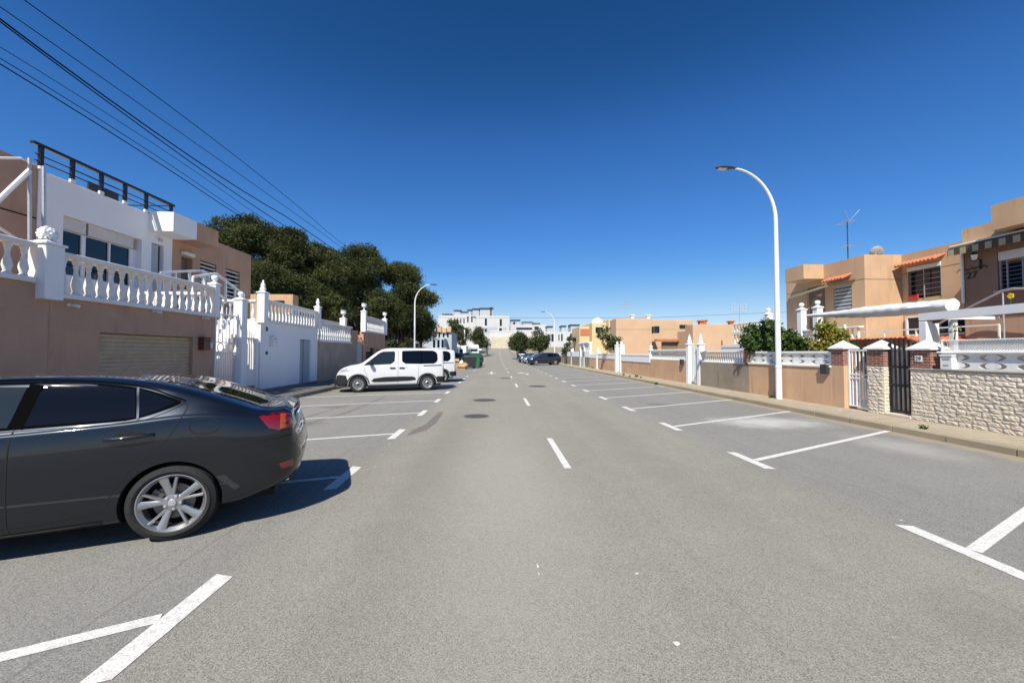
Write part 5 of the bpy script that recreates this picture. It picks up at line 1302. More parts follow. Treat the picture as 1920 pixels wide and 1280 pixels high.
q = MB(); q.box(WR, WR+.25, 30.58, 39, .05, 1.2); part('render', q, M['orange_wall'], ow)
q = MB(); q.bbox(WR-.03, WR+.2, 30.6, 36.0, 1.1, 1.45, .012); q.bbox(WR-.05, WR+.24, 30.6, 36.0, 1.451, 1.55, .01); q.bbox(WR-.03, WR+.2, 36.4, 39.0, 1.1, 1.5, .012); part('white_parapet', q, M['white'], ow)
g = thing('street_gate', 'low gate between the second pair of white pillars', 'gate', (WR+.1, 29.9, .15), group='gates in the right garden wall')
q = MB(); q.bbox(WR+.1, WR+.13, 29.53, 30.22, .2, 1.6, .01); part('gate_leaf', q, M['white_clean'], g)
ow = thing('white_garden_wall', 'white and grey garden wall with doorway beside the dark suv', 'wall', (WR, 44, 0), group=RG_)
q = MB(); q.wall('x', WR, .25, 39.1, 60, 0, 1.15, [(41.8, 43.4, -1, 3)]); part('render', q, M['grey_wall'], ow)
q = MB(); q.wall('x', WR-.02, .3, 39.1, 60, 1.15, 1.75, [(41.8, 43.4, 0, 3)]); q.bbox(WR-.02, WR+.3, 41.4, 41.79, .1, 2.6, .02); q.bbox(WR-.02, WR+.3, 43.41, 43.8, .1, 2.6, .02); q.bbox(WR-.1, WR+.4, 39.5, 44.2, 2.601, 2.72, .02); q.bbox(WR-.02, WR+.28, 48.5, 49, 0.1, 2.1, .02)
q.bbox(WR+.05, WR+.25, 39.15, 41.35, 1.752, 2.6, .01); part('white_render', q, M['white'], ow)
q = MB(); q.bbox(WR+.1, WR+.15, 41.82, 43.38, .1, 2.2, .01); part('door', q, M['lightgrey'], ow)

# ------------------------------------------------------------------ right: houses
def wtile(mb, x, y0, y1, z, depth=.35, drop=.22):      # little tiled hood over a window
    n = int((y1-y0)/.13)
    for i in range(n):
        y = y0+(i+.5)*(y1-y0)/n; mb.tube([(x, y, z), (x-depth, y, z-drop)], .055, 8)
hh = thing('peach_row_house', 'peach flat-roofed house with tiled window hoods and a satellite dish', 'house', (15, 16, 0))
q = MB(); XA, XB = 15.0, 16.58
q.wall('x', XA, .25, 15.4, 19.75, 0, 5.62, [(16.0, 16.9, 3.15, 4.55), (17.35, 18.4, 2.6, 4.75)]); q.wall('y', 15.4, .25, XA+.251, XB+6, 0, 5.62)
q.wall('x', XB, .25, 12.03, 15.399, 0, 5.60, [(13.95, 15.15, 3.75, 5.0)]); q.box(XA+.251, 24, 19.55, 19.75, 0, 5.6); q.box(XB+.25, 24, 12.03, 15.39, 5.2, 5.3); q.box(XA+.25, 24, 15.66, 19.54, 5.2, 5.3)
part('wall', q, M['orange'], hh)
q = MB(); q.box(14.05, XA-.001, 17.4, 18.55, 5.0, 5.66); part('balcony', q, M['orange'], hh)
q = MB(); q.box(XA+.10, XA+.12, 16.0, 16.9, 3.15, 4.55); part('window', q, M['blueglass'], hh)
q = MB()
for i in range(9): q.bar((XA+.04, 16.0, 3.25+i*.155), (XA+.04, 16.9, 3.25+i*.155), .03, .11)
part('window_shutter', q, M['greydoor'], hh)
q = MB(); q.box(XA+.12, XA+.16, 17.35, 18.4, 2.6, 4.75); part('door', q, M['wood'], hh)
q = MB(); q.box(XB+.12, XB+.14, 13.95, 15.15, 3.75, 5.0); wn = part('window', q, M['blueglass'], hh)
q = MB(); 
for i in range(6): z = 3.88+i*.19; q.bar((XB-.02, 13.95, z), (XB-.02, 15.15, z), .009, .009)
for y in (13.96, 14.55, 15.14): q.bar((XB-.02, y, 3.75), (XB-.02, y, 5.0), .025, .025)
part('window_bars', q, M['bargrey'], hh)
q = MB(); q.bbox(XB+.001, XB+.1, 13.95, 15.15, 5.002, 5.14, .01) if False else q.bbox(XB-.06, XB-.001, 13.95, 15.15, 4.86, 5.02, .01); part('shutter_box', q, M['cream'], hh)
q = MB(); wtile(q, XB, 13.8, 15.3, 5.28, .45, .2); part('tile_hood', q, M['tile'], hh, smooth=50)
q = MB(); wtile(q, XA, 15.95, 17.1, 4.95, .45, .2); part('tile_hood', q, M['tile'], hh, smooth=50)
q = MB(); q.bbox(XB-.07, XB-.01, 14.75, 15.12, 3.72, 3.92, .02); tag(part('hung_cloth', q, M['redcloth'], hh))
q = MB(); q.bbox(XA-.004, XA+.0, 15.4, 19.7, 4.62, 4.64, .001); q.bbox(XA, XB+.3, 15.394, 15.399, 4.60, 4.62, .001); q.bbox(XB-.004, XB-.001, 12.04, 15.38, 4.80, 4.82, .001); part('render_joint', q, M['seamgrey'], hh)
q = MB(); q.add([(XA-.02, 15.75, 4.72), (XA-.02, 17.6, 4.62), (XA-1.0, 18.3, 4.22), (XA-.9, 16.2, 4.45)], [(0, 1, 2, 3)]); q.add([(XA-.02, 15.75, 4.76), (XA-.02, 17.6, 4.66), (XA-1.0, 18.3, 4.26), (XA-.9, 16.2, 4.49)], [(3, 2, 1, 0)]); q.bar((XA-.9, 16.2, 4.45), (XA-1.0, 18.3, 4.22), .05, .05)
part('canopy', q, M['olivefab'], hh)
# TV aerial and dish
ae = thing('tv_aerial', 'tall tv aerial on the peach house roof left of the dish', 'aerial', tuple(onX(1590, 480, 15.4)))
q = MB(); q.tube([(0, 0, -.3), (0, 0, 1.55)], .022, 6); q.build('mast', M['charcoal'], ae)
for z, L in ((1.5, .9), (.42, .6)):
    q = MB()
    q.bar((-.1, -.25, z), (.1, L*.5, z+.05), .02, .02)
    for i in range(7): yy = -.2+i*L*.11; q.tube([(-.28+.02*i, yy, z), (.28-.02*i, yy, z)], .006, 4)
    if z > 1: q.tube([(-.35, -.3, 1.9), (0, -.1, 1.5), (.3, -.3, 1.95)], .008, 4)
    q.build('antenna', M['steel'], ae)
p = onY(1653, 478, 15.55); sd_ = thing('satellite_dish', 'pale satellite dish on the peach house roof', 'satellite dish', (p.x, p.y+.2, 5.62))
q = MB(); q.T = Matrix.Translation((0, 0, .2))@Matrix.Rotation(R(-60), 4, 'X')@Matrix.Rotation(R(25), 4, 'Y'); q.lathe([(.0, 0), (.12, .012), (.20, .035), (.24, .055), (.235, .062), (.20, .042), (0, .012)], seg=24); q.build('dish', M['steel'], sd_, smooth=50)
q = MB(); q.tube([(0, .05, -.1), (0, .05, .2)], .03, 8); q.tube([(0, 0, .2), (-.1, -.3, .25)], .012, 5); q.build('mount', M['steel'], sd_)
# nearest house at the right edge
hb = thing('brown_row_house', 'brown house at the right edge with striped awning and barred window', 'house', (15, 10, 0))
wy0, wy1 = onX(1920, 500, 15).y-.6, onX(1870, 495, 15).y
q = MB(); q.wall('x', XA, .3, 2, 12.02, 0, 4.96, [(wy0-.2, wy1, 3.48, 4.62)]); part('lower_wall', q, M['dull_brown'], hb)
q = MB(); q.wall('x', XA-.002, .302, 2, 12.022, 4.962, 5.57); q.box(XA+.301, 24, 11.7, 12.02, 0, 5.56); q.box(XA+.3, 24, 2, 11.69, 5.1, 5.3)
q.box(XA-.75, XA-.001, 2, 10.70, 5.12, 5.85)
part('wall', q, M['orange'], hb)
q = MB(); q.box(XA+.16, XA+.18, wy0-.2, wy1, 3.48, 4.3); part('window', q, M['blueglass'], hb)
q = MB(); q.bbox(XA+.02, XA+.1, wy0-.2, wy1, 4.36, 4.62, .01); part('shutter_box', q, M['cream'], hb)
q = MB()
for i in range(8): z = 3.53+i*.118; q.bar((XA+.03, wy0-.2, z), (XA+.03, wy1, z), .009, .009)
for y in (wy0-.1, (wy0+wy1)/2+.05, wy1-.04, wy1-.2): q.bar((XA+.04, y, 3.48), (XA+.04, y, 4.36), .03, .03)
part('window_bars', q, M['bargrey'], hb)
q = MB(); q.bbox(XA-.1, XA+.02, wy0-.2, wy1+.06, 3.41, 3.475, .01); part('window_sill', q, M['tan'], hb)
aw = thing('striped_awning', 'rolled awning with brown and beige striped valance on the right edge house', 'awning', (XA, 9.5, 5.0))
q = MB(); ya, yb = 4.0, 12.1; q.bbox(XA-.36, XA-.005, ya, yb, 4.99, 5.05, .015); part('cassette', q, M['cream'], aw)
q = MB(); q.tube([(XA-.34, ya, 4.94), (XA-.34, yb, 4.94)], .055, 10); part('front_bar', q, M['brownfab'], aw)
q = MB(); q.box(XA-.415, XA-.408, ya, yb, 4.72, 4.92); part('valance', q, M['stripe'], aw)
def wlamp(label, x, y, z):
    t = thing('wall_lantern', label, 'wall lamp', (x, y, z), group='black wall lanterns on the right houses')
    q = MB(); q.tube([(0, 0, -.28), (-.02, 0, 0), (-.12, 0, .03), (-.2, 0, -.02)], .014, 6); q.bbox(-.02, 0, -.035, .035, -.3, .0, .005); q.build('bracket', M['black'], t)
    q = MB(); q.lathe([(.07, .0), (.11, .16)], (-.22, 0, -.02), 4); q.build('lantern_glass', M['lens'], t)
    q = MB(); q.lathe([(.13, .161), (.13, .175), (.05, .24), (.0, .27)], (-.22, 0, -.02), 4); q.lathe([(.075, -.02), (.075, -.001)], (-.22, 0, -.02), 4); q.build('lantern_cap', M['black'], t)
wlamp('black wall lantern above the number on the right edge house', XA, 11.55, 4.5)
wlamp('black wall lantern in the recess left of the downpipe', XB, 12.75, 4.35)
tn = thing('number_ornament', 'dark wrought ornament with number 27 on the right edge house', 'house number', (XA-.02, 11.78, 4.05))
textobj('27', .3, M['black'], 'digits', tn, (0, 0, 0), (R(90), 0, R(-90)), .006)
q = MB()
for k in range(5): q.tube([(0, .4-k*.16, .17+.03*(k % 2)), (0, .32-k*.16, .26-.02*(k % 2)), (0, .24-k*.16, .17)], .012, 5)
q.build('scroll', M['black'], tn)
q = MB(); q.tube([(XA-.05, 12.0, 5.0), (XA-.05, 12.0, 3.2)], .035, 8); tag(q.build('downpipe', M['white_old']), 'pale downpipe at the corner of the right edge house', 'pipe')
hr = thing('handrail', 'grey sloping stair handrail before the right edge house', 'handrail', (13.5, 9, 2))
q = MB(); pts = [onX(1745, 615, 13.4), onX(1800, 585, 13.4), onX(1880, 545, 13.4), onX(1900, 541, 13.4), onX(1990, 541, 13.4)]; q.tube(pts, .03, 8); part('rail', q, M['steel'], hr)
q = MB(); 
for i in (0, 2, 4): p_ = pts[i]; q.tube([p_, (p_.x, p_.y, 1.2)], .018, 6)
part('post', q, M['steel'], hr)
p = onX(1895, 555, 13.2); fl = thing('toy_windmill', 'yellow flower shaped ornament on the grey handrail', 'ornament', p)
q = MB()
for k in range(5):
    a_ = 2*math.pi*k/5; q.lathe([(.0, -.012), (.03, -.008), (.034, 0), (.0, .012)], (0, .045*math.cos(a_), .045*math.sin(a_)), 10, 'x')
q.build('petals', M['yellowpl'], fl); q = MB(); q.tube([(0, 0, -.3), (0, 0, 0)], .008, 5); q.build('stem', M['green'], fl)
# lower storey wall + terrace pieces
lw = thing('terrace_wall', 'lower terrace wall with white parapet behind the lattice fence', 'wall', (13.8, 8, 0))
q = MB(); q.box(13.75, 13.95, 2, 11.0, 0, 2.55); part('render', q, M['tan'], lw)
pg = thing('pergola', 'white metal pergola with long beam and posts at the right edge', 'pergola', (11.5, 8, 0))
a_ = onY(1735, 594, 9.7); b_ = Vector((a_.x-.1, 2.0, a_.z+.06))
q = MB(); q.bar((a_.x, a_.y+.1, a_.z), b_, .14, .19); part('beam', q, M['white_clean'], pg)
q = MB(); q.bar((a_.x+1.6, a_.y-.1, 2.62), (a_.x+1.6, 2, 2.7), .08, .10); q.bar((a_.x-.05, a_.y-.2, 2.50), (a_.x+1.7, a_.y-.2, 2.50), .06, .08); q.bar((a_.x-.05, a_.y-2.2, 2.48), (a_.x+1.7, a_.y-2.2, 2.48), .06, .08); part('cross_beam', q, M['white_clean'], pg)
for (x, y) in ((a_.x, a_.y), (a_.x+.05, a_.y-3.6), (a_.x+1.0, a_.y+.7)):
    q = MB(); q.bbox(x-.09, x+.09, y-.09, y+.09, .1, a_.z-.12, .01); part('post', q, M['white_clean'], pg)
ra = thing('rolled_awning', 'large rolled white fabric awning cover spanning the garden', 'awning', (12, 12, 2.9))
A_ = onY(1514, 592, 14.2); B_ = onY(1786, 572, 9.6); q = MB(); vs = []; n = 44
rr = random.Random(3)
for i in range(n):
    u = i/(n-1); c = Vector(A_).lerp(Vector(B_), u); r_ = (.055+.145*min(1, u*2.0))*(1+.03*math.sin(i*1.9)+rr.uniform(-.03, .03))
    dr = (Vector(B_)-Vector(A_)).normalized(); sdv = dr.cross(Vector((0, 0, 1))).normalized(); upv = sdv.cross(dr)
    for k in range(14):
        t_ = 2*math.pi*k/14; q_ = c+sdv*math.cos(t_)*r_*1.05+upv*(math.sin(t_)*r_*.85-(.02*math.sin(math.pi*u)))
        q_ = q_+(q_-c)*(.06*math.sin(k*2.7+i*.21)+.035*math.sin(i*1.7+k*.9)+rr.uniform(-.015, .015)); vs.append(tuple(q_))
q.add(vs, [(i*14+k, i*14+(k+1) % 14, (i+1)*14+(k+1) % 14, (i+1)*14+k) for i in range(n-1) for k in range(14)]+[tuple(range(14)), tuple(range((n-1)*14, n*14))])
part('fabric_roll', q, M['awning'], ra, smooth=60)
q = MB(); q.bbox(B_.x-.06, B_.x+.06, B_.y-.06, B_.y+.06, .1, B_.z-.15, .01); part('post', q, M['white_clean'], ra)
q = MB(); q.bbox(A_.x+.5, A_.x+.58, A_.y-1, A_.y-.92, .1, 2.6, .01); part('post', q, M['white_clean'], ra)
# white terrace balustrades and pillars left of the house
TX = 12.6
tb = thing('white_terrace', 'white terrace wall with steps under the balustrades right of the lamp', 'terrace', (TX, 17, 0))
q = MB(); q.box(TX, 14.9, 13.0, 21.6, 0, 2.0); q.box(TX-.02, TX+.0, 13, 21.6, 1.9, 2.02); part('wall', q, M['white'], tb)
q = MB(); q.wall('x', 12.0, .12, 12.5, 14.6, 0.1, 1.95, [(12.8, 13.3, .8, 1.6)]); part('low_wall', q, M['orange'], tb)
balustrade('balustrade', 'upper white balustrade on the terrace left of the rolled awning', 'x', TX+.1, 17.2, 20.6, 2.65, 3.15, 14, 'terrace balustrades right of the lamp', .18, .7, .08, .08)
balustrade('balustrade', 'lower white balustrade on the terrace below the upper one', 'x', TX+.1, 17.2, 20.6, 2.02, 2.64, 14, 'terrace balustrades right of the lamp', .18, .7, .08, .06)
balustrade('balustrade', 'white balustrade under the rolled awning', 'x', TX+.1, 13.2, 17.0, 2.02, 2.55, 16, 'terrace balustrades right of the lamp', .18, .7, .08, .06)
for (px, py, y_, lb) in ((1441, 590, None, 'white terrace pillar with finial left of the tall lamp'), (1503, 582, None, 'white terrace pillar with finial right of the tall lamp'), (1533, 578, None, 'white terrace pillar with finial at the tip of the rolled awning')):
    p = onX(px, py, TX+.1); pillar(lb, TX+.1, p.y, 2.0, p.z, .24, 'ball', 'white terrace pillars right of the lamp')
lt = thing('lean_to_roof', 'peach garden room with terracotta tile edge behind the brick pillars', 'garden room', (12.3, 11.5, 0))
q = MB(); q.box(12.2, 14.7, 11.2, 13.9, 0, 2.0); part('wall', q, M['orange'], lt)
q = MB()
for i in range(20): y = 11.2+i*.14; q.tube([(12.2, y, 2.06), (11.85, y, 1.92)], .06, 8)
for i in range(16): x = 12.25+i*.15; q.tube([(x, 11.25, 2.06), (x, 10.95, 1.94)], .06, 8)
part('tile_edge', q, M['tile'], lt, smooth=50)
q = MB(); q.bar((12.9, 9.6, 2.34), (12.9, 13.6, 2.34), .04, .04)
for i in range(5): q.bar((12.9, 9.6+i, 1.2), (12.9, 9.6+i, 2.34), .035, .035)
tag(part('terrace_rail', q, M['white_clean'], lt))
q = MB(); q.box(XA-.02, XA-.001, 12.1, 14.0, 2.2, 3.0) if False else q.box(XB-.03, XB-.001, 12.3, 15.2, 2.35, 3.0); part('lower_window', q, M['blueglass'], hh)
q = MB()
for y in (12.3, 13.7, 15.2): q.bbox(XB-.08, XB-.03, y-.04, y+.04, 2.3, 3.04, .005)
q.bbox(XB-.08, XB-.031, 12.3, 15.2, 2.28, 2.34, .005); q.bbox(XB-.08, XB-.031, 12.3, 15.2, 3.0, 3.06, .005); part('window_frame', q, M['white_clean'], hh)
# garden plants at right
def lobes(pts, D0): return [bl(px, py, D0, r_) for px, py, r_ in pts]
bush('shrub', 'dark green leafy shrub left of and behind the tall street lamp', 'shrub', (10.3, 14.6, .1), lobes([(1415, 622, 14), (1400, 640, 12), (1440, 615, 14), (1432, 640, 22), (1470, 640, 20), (1500, 645, 16), (1455, 618, 12), (1412, 650, 14), (1490, 655, 16)], 14.2), M['leaf'], .12, 1300, 21, r=(.14, .26), k=90)
bush('shrub', 'yellow-green leafy shrub left of the brick pillar', 'shrub', (10.4, 12.9, .1), lobes([(1545, 620, 18), (1560, 640, 22), (1535, 650, 16), (1580, 632, 12)], 12.6), M['leafy'], .11, 1300, 22, r=(.14, .26), k=90)
bush('shrub', 'small spiky green plant behind the white barred gate', 'plant', (10.4, 10.4, .1), lobes([(1596, 645, 9)], 10.6), M['leaf'], .12, 900, 23, r=(.08, .14), k=20)
bush('garden_tree', 'round green tree leaning over the far peach wall', 'tree', (10.6, 32.5, .1), lobes([(1140, 640, 16), (1128, 628, 10), (1152, 645, 14), (1138, 618, 7), (1160, 640, 8)], 32.5), M['carob'], .17, 420, 24, r=(.2, .4), k=40, stem=.09)
bush('potted_plant', 'potted plant hanging over the tiled edge by the black gate', 'plant', (11.2, 9.2, 1.9), [(11.25, 9.2, 2.2, .12)], M['leafy'], .07, 1500, 25, r=(.06, .1), k=20, stem=.015)
# weeds along the wall foot
q_ = []; rs = np.random.RandomState(4); cl = []
for (px, py) in ((1168, 703), (1110, 690), (1180, 706), (1200, 708), (1445, 745), (1728, 803), (1192, 706), (1230, 720)):
    p = onZ(px, py, .14); cl.append((p.x+rs.rand()*.05, p.y, .17, .05+rs.rand()*.06))
o = foliage('weeds', cl, 16000, .05, M['leaf'], None, 5); tag(o, 'small weeds growing along the right kerb and wall foot', 'weeds', kind='stuff')
# ------------------------------------------------------------------ mid-distance right buildings
def blk(name, label, cat, boxes, mat, loc=None, group=None):
    b0 = boxes[0]; t = thing(name, label, cat, loc or ((b0[0]+b0[1])/2, (b0[2]+b0[3])/2, b0[4]), group=group)
    q = MB()
    for b in boxes: q.bbox(*b, .02)
    part('wall', q, mat, t); return t
def wins(par, rects, mat=None, name='window'):
    for r_ in rects: q = MB(); q.bbox(*r_, .005); part(name, q, mat or M['blueglass'], par)
def XZ(px, py, D): p = onY(px, py, D); return p.x, p.z
x0, zt = XZ(1155, 597, 40); x1, _ = XZ(1222, 597, 40); x2, _ = XZ(1312, 597, 40)
c1 = blk('peach_block', 'long pale peach flat-roofed building behind the far garden wall', 'building', [(x0, x1, 40, 42.2, 0, zt), (x1+.01, x2, 41.5, 43.5, 0, zt-.02), (x0+2.5, x2, 42.21, 52, 0, zt-.3)], M['orange_far'])
xa, za = XZ(1207, 612, 38.2); wins(c1, [(x1+.05, x1+.5, 39.3, 40.3, 3.6, 4.3), (x1+3.6, x1+4.6, 41.42, 41.5, 4.25, 4.6)])
q = MB(); q.bbox(x0-.01, x2, 39.99, 40.0, 4.0, 4.02, .001); part('render_joint', q, M['seamgrey'], c1)
q = MB(); q.bbox(x1-.5, x1+3.6, 37.6, 38.19, 2.75, 2.95, .02); part('tile_roof', q, M['tile'], c1)
q = MB(); q.bbox(x1+.2, x1+3.2, 38.0, 38.18, .8, 2.7, .02); part('dark_porch', q, M['wood'], c1)
xm, zm = XZ(1299, 608, 31); xn, _ = XZ(1420, 608, 31)
c2 = blk('peach_block', 'lower peach block with shaded side left of the shrub and antenna', 'building', [(xm, xn, 31, 32.3, 0, zm), (xm+2, xn, 32.31, 38, 0, zm-.2)], M['orange_far'])
wins(c2, [(xm+2.3, xm+2.4, 30.95, 31.0, 1.5, 2.6), (xm+4.0, xm+4.25, 30.95, 31.0, 1.3, 2.7)], M['wood'])
for i, (px, py, D, m_, h_) in enumerate(((1185, 592, 44, 'white', .9), (1215, 592, 44, 'white', .8), (1314, 603, 34, 'tile', .5), (1320, 602, 34.6, 'tile', .55), (1370, 604, 34, 'tile', .5))):
    x_, z_ = XZ(px, py, D); t = thing('chimney', ('white chimney on the long peach building, left one', 'white chimney on the long peach building, right one', 'terracotta chimney on the lower peach block, left of a close pair', 'terracotta chimney on the lower peach block, right of a close pair', 'terracotta chimney on the lower peach block, alone near the antenna')[i], 'chimney', (x_, D, z_-h_), group='chimneys on the peach buildings')
    q = MB(); q.bbox(-.18, .18, -.18, .18, 0, h_, .02); q.build('stack', M[m_], t); q = MB(); q.bbox(-.26, .26, -.26, .26, h_+.001, h_+.12, .02); q.build('cap', M[m_], t)
for px, py, D, h_, lb in ((1387, 604, 33, 1.6, 'white multi-rod tv aerial on the lower peach block'), (1173, 597, 42, 2.0, 'thin tv aerial on the long peach building')):
    x_, z_ = XZ(px, py, D); t = thing('tv_aerial', lb, 'aerial', (x_, D, z_-.2)); q = MB(); q.tube([(0, 0, -.3), (0, 0, h_)], .025, 5); q.build('mast', M['steel'], t)
    q = MB()
    for k in range(3):
        for i in range(6): q.tube([(-.7+.25*i, 0, h_*(.65+.15*k)), (-.6+.25*i, 0, h_*(.65+.15*k)+.3)], .012, 4)
        q.tube([(-.8, 0, h_*(.7+.15*k)), (.8, 0, h_*(.68+.15*k))], .014, 4)
    q.build('antenna', M['steel'], t)
# yellow house with dome
D = 52; xa, zt = XZ(1110, 605, D); xb, _ = XZ(1137, 605, D); xc, zc = XZ(1155, 600, D); xl, zl = XZ(1091, 611, D)
yh = blk('yellow_house', 'yellow house with white domed turret beyond the peach building', 'house', [(xa, xb, D, D+7, 0, zt), (xb+.01, xc, D-1, D+7, 0, zc), (xl, xa-.01, D+1.5, D+7, 0, zl)], M['yellow'])
q = MB(); cx_ = (xa+xb)/2; q.lathe([(.8, -.7), (.8, 0), (.75, .25), (.6, .5), (.35, .68), (0, .75)], (cx_, D+1, zt), 20); part('dome', q, M['white'], yh, smooth=50)
q = MB(); q.bbox(xl+.1, xl+1.4, D+1.44, D+1.49, zl-1.2, zl-.3, .01); part('balcony_opening', q, M['tile'], yh)
q = MB(); q.bbox(cx_-.5, cx_+.5, D-.05, D-.001, zt-1.3, zt-.6, .01); part('window', q, M['blueglass'], yh)
# pale tall wall between
def tree(label, px, py, D, rpx, n, seed, group, rpx_v=None):
    p = onY(px, py, D); rs = random.Random(seed); L = []
    for i in range(n):
        a_ = rs.uniform(0, 6.28); u = rs.uniform(.1, .75); L.append((p.x+math.cos(a_)*u*rpx/FPX*D, D+rs.uniform(-1, 1), p.z+math.sin(a_)*u*(rpx_v or rpx)/FPX*D*.9, rpx/FPX*D*rs.uniform(.42, .6)))
    return bush('street_tree', label, 'tree', (p.x, D, gz(D)), L, M['carob'], .30, 90, seed, group, .16, (.4, .8), 60)
G2 = 'trees at the far end of the street'
tree('dark round tree behind the camper van, left side of the far street', 894, 630, 92, 19, 12, 31, G2, 24)
tree('taller thin-leaved tree left of the round one behind the camper', 868, 622, 98, 14, 8, 32, G2, 22)
tree('small bright tree right of the round one, at the left of the road end', 914, 643, 100, 10, 7, 33, G2, 10)
tree('dark wide tree above the dark cars on the right of the far street', 977, 640, 78, 22, 20, 34, G2, 19)
tree('lighter tree between the wide tree and the far lamp', 1011, 640, 75, 20, 18, 35, G2, 18)
bush('garden_tree', 'trimmed green bush on a white trunk just right of the dark suv', 'tree', (9.0, 51, .1), lobes([(1062, 655, 9), (1060, 664, 7), (1066, 647, 6)], 52), M['carob'], .2, 260, 36, r=(.3, .5), k=60, stem=.12)
for i, px in enumerate((1068, 1076)): bush('palm_like_plant', 'small dark plant over the far white wall, '+('left', 'right')[i]+' of two', 'plant', tuple(onY(px, 650, 56)), lobes([(px, 636, 5)], 56), M['carob'], .22, 260, 37+i, r=(.2, .35), k=60, stem=.05, group='small plants over the far wall')
# road end: stone retaining wall, white walls, apartments
D = 128
x0, z0 = XZ(921, 655, D); x1, z1 = XZ(1003, 632, D)
t = thing('retaining_wall', 'pale yellow stone retaining wall closing the far end of the street', 'wall', (x0, D, z0)); q = MB(); q.box(x0, x1+.5, D, D+2, 1, z1); part('stones', q, M['yellow_stone'], t)
x0, _ = XZ(918, 640, D+3); x1, z2 = XZ(1012, 622, D+3)
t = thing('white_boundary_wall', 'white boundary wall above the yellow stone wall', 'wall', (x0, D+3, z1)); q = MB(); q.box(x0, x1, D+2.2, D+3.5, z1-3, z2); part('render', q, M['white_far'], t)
q = MB(); q.bbox(x0, x1, D+2.1, D+3.6, z2+.001, z2+.2, .02); part('coping', q, M['white_clean'], t)
def apart(label, D, px0, px1, py_top, z_b, caps, wn, depth=14, mat='white_far', low=None, extra=()):
    x0, zt = XZ(px0, py_top, D); x1, _ = XZ(px1, py_top, D)
    t = thing('apartment_building', label, 'building', ((x0+x1)/2, D, z_b), group='white apartment buildings on the hill')
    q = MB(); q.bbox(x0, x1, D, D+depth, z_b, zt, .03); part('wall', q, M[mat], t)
    for (a, b, py) in caps:
        xa, za = XZ(a, py, D+3); xb, _ = XZ(b, py, D+3)
        q = MB(); q.bbox(xa, xb, D+3, D+8, zt+.001, za-.45, .03); part('roof_room', q, M['lightgrey'], t)
        q = MB(); q.bbox(xa-.2, xb+.2, D+2.7, D+8.2, za-.449, za, .03); part('roof_cap', q, M['greyroof'], t)
    for (a, b, c, d) in wn:
        xa, za = XZ(a, c, D); xb, zb = XZ(b, d, D); q = MB(); q.bbox(xa, xb, D-.06, D-.003, zb, za, .01); part('window', q, M['blueglass'], t)
    for (a, b, c, d, m_) in extra:
        xa, za = XZ(a, c, D); xb, zb = XZ(b, d, D); q = MB(); q.bbox(xa, xb, D-.03, D-.001, zb, za, .005); part('facade_panel', q, M[m_], t)
    q = MB()
    for k in range(int((x1-x0)/2.2)+1): q.bar((x0+k*2.2, D+.2, zt), (x0+k*2.2, D+.2, zt+.9), .08, .08)
    q.bar((x0, D+.2, zt+.9), (x1, D+.2, zt+.9), .08, .1); part('roof_railing', q, M['lightgrey'], t)
    return t
apart('large white apartment block facing down the far street, with grey ground floor', 142, 892, 955, 592, 3, [(886, 898, 578), (900, 922, 577), (919, 924, 576)],
      [(909, 913, 597, 610), (937, 941, 598, 611), (909, 913, 616, 622), (936, 941, 615, 624)], extra=[(908, 932, 613, 625, 'lightgrey'), (943, 950, 614, 625, 'lightgrey')])
apart('long white wing of apartments behind the trees at the far left', 152, 822, 893, 591, 3, [(852, 864, 581), (877, 884, 580), (864, 877, 584), (830, 846, 588)],
      [(876+i*7.5, 878.5+i*7.5, 593, 604) for i in range(2)]+[(845+i*6, 847+i*6, 597, 606) for i in range(5)])
apart('white stepped apartments right of the large block', 160, 957, 1025, 609, 3, [(958, 975, 599), (980, 998, 603), (1000, 1012, 605)], [(962, 966, 603.5, 608), (968, 998, 614, 618), (1002, 1010, 612, 617)])
apart('row of white apartments behind the far lamp with dark roof boxes', 146, 1020, 1096, 622, 2, [(1026, 1036, 611), (1053, 1061, 610), (1070, 1086, 608)],
      [(1028, 1031, 627, 640), (1034, 1038, 626, 640), (1047, 1049, 627, 638), (1052, 1055, 626, 639), (1069, 1073, 625, 638), (1078, 1080, 625, 637)])
# left far houses
D = 58
def at(px, D): return onY(px, 640, D).x
h = blk('terraced_house', 'cluttered house with grey upper floor and peach tops at the far left', 'house', [(at(812, D), at(847, D), D, D+8, 0, XZ(830, 622, D)[1]), (at(806, D), at(838, D), D-3, D-.01, 0, XZ(812, 634, D-3)[1])], M['lightgrey'])
wins(h, [(at(812+i*8, D-3), at(816+i*8, D-3), D-3.06, D-3.002, 2.3, 3.4) for i in range(3)]+[(at(822+i*8, D), at(825+i*8, D), D-.06, D-.002, 3.9, 4.6) for i in range(3)])
q = MB(); 
for i in range(4): xx = at(812+i*9, D); q.bbox(xx, xx+.55, D-.3, D+.5, 4.5+.1*(i % 2), 5.25+.2*(i % 2), .04)
part('parapet_block', q, M['orange_far'], h)
q = MB(); q.bbox(at(820, D-3), at(836, D-3), D-3.3, D-3.05, 1.2, 2.1, .02); part('green_screen', q, M['greencloth'], h)
q = MB(); q.bbox(at(810, D-3), at(838, D-3), D-3.4, D-3.1, 2.15, 2.25, .02); part('balcony_ledge', q, M['white'], h)
q = MB(); q.bbox(at(828, D-3), at(838, D-3), D-3.4, D-3.1, 1.0, 1.1, .02); part('balcony_ledge', q, M['white'], h)
h = blk('white_house', 'small white house with awning beside the far poles', 'house', [(at(848, 74), at(874, 74), 74, 80, 0, 2.9)], M['white']); wins(h, [(at(852, 74), at(858, 74), 73.94, 73.99, 1.2, 2.2), (at(862, 74), at(868, 74), 73.94, 73.99, .6, 2.3)])
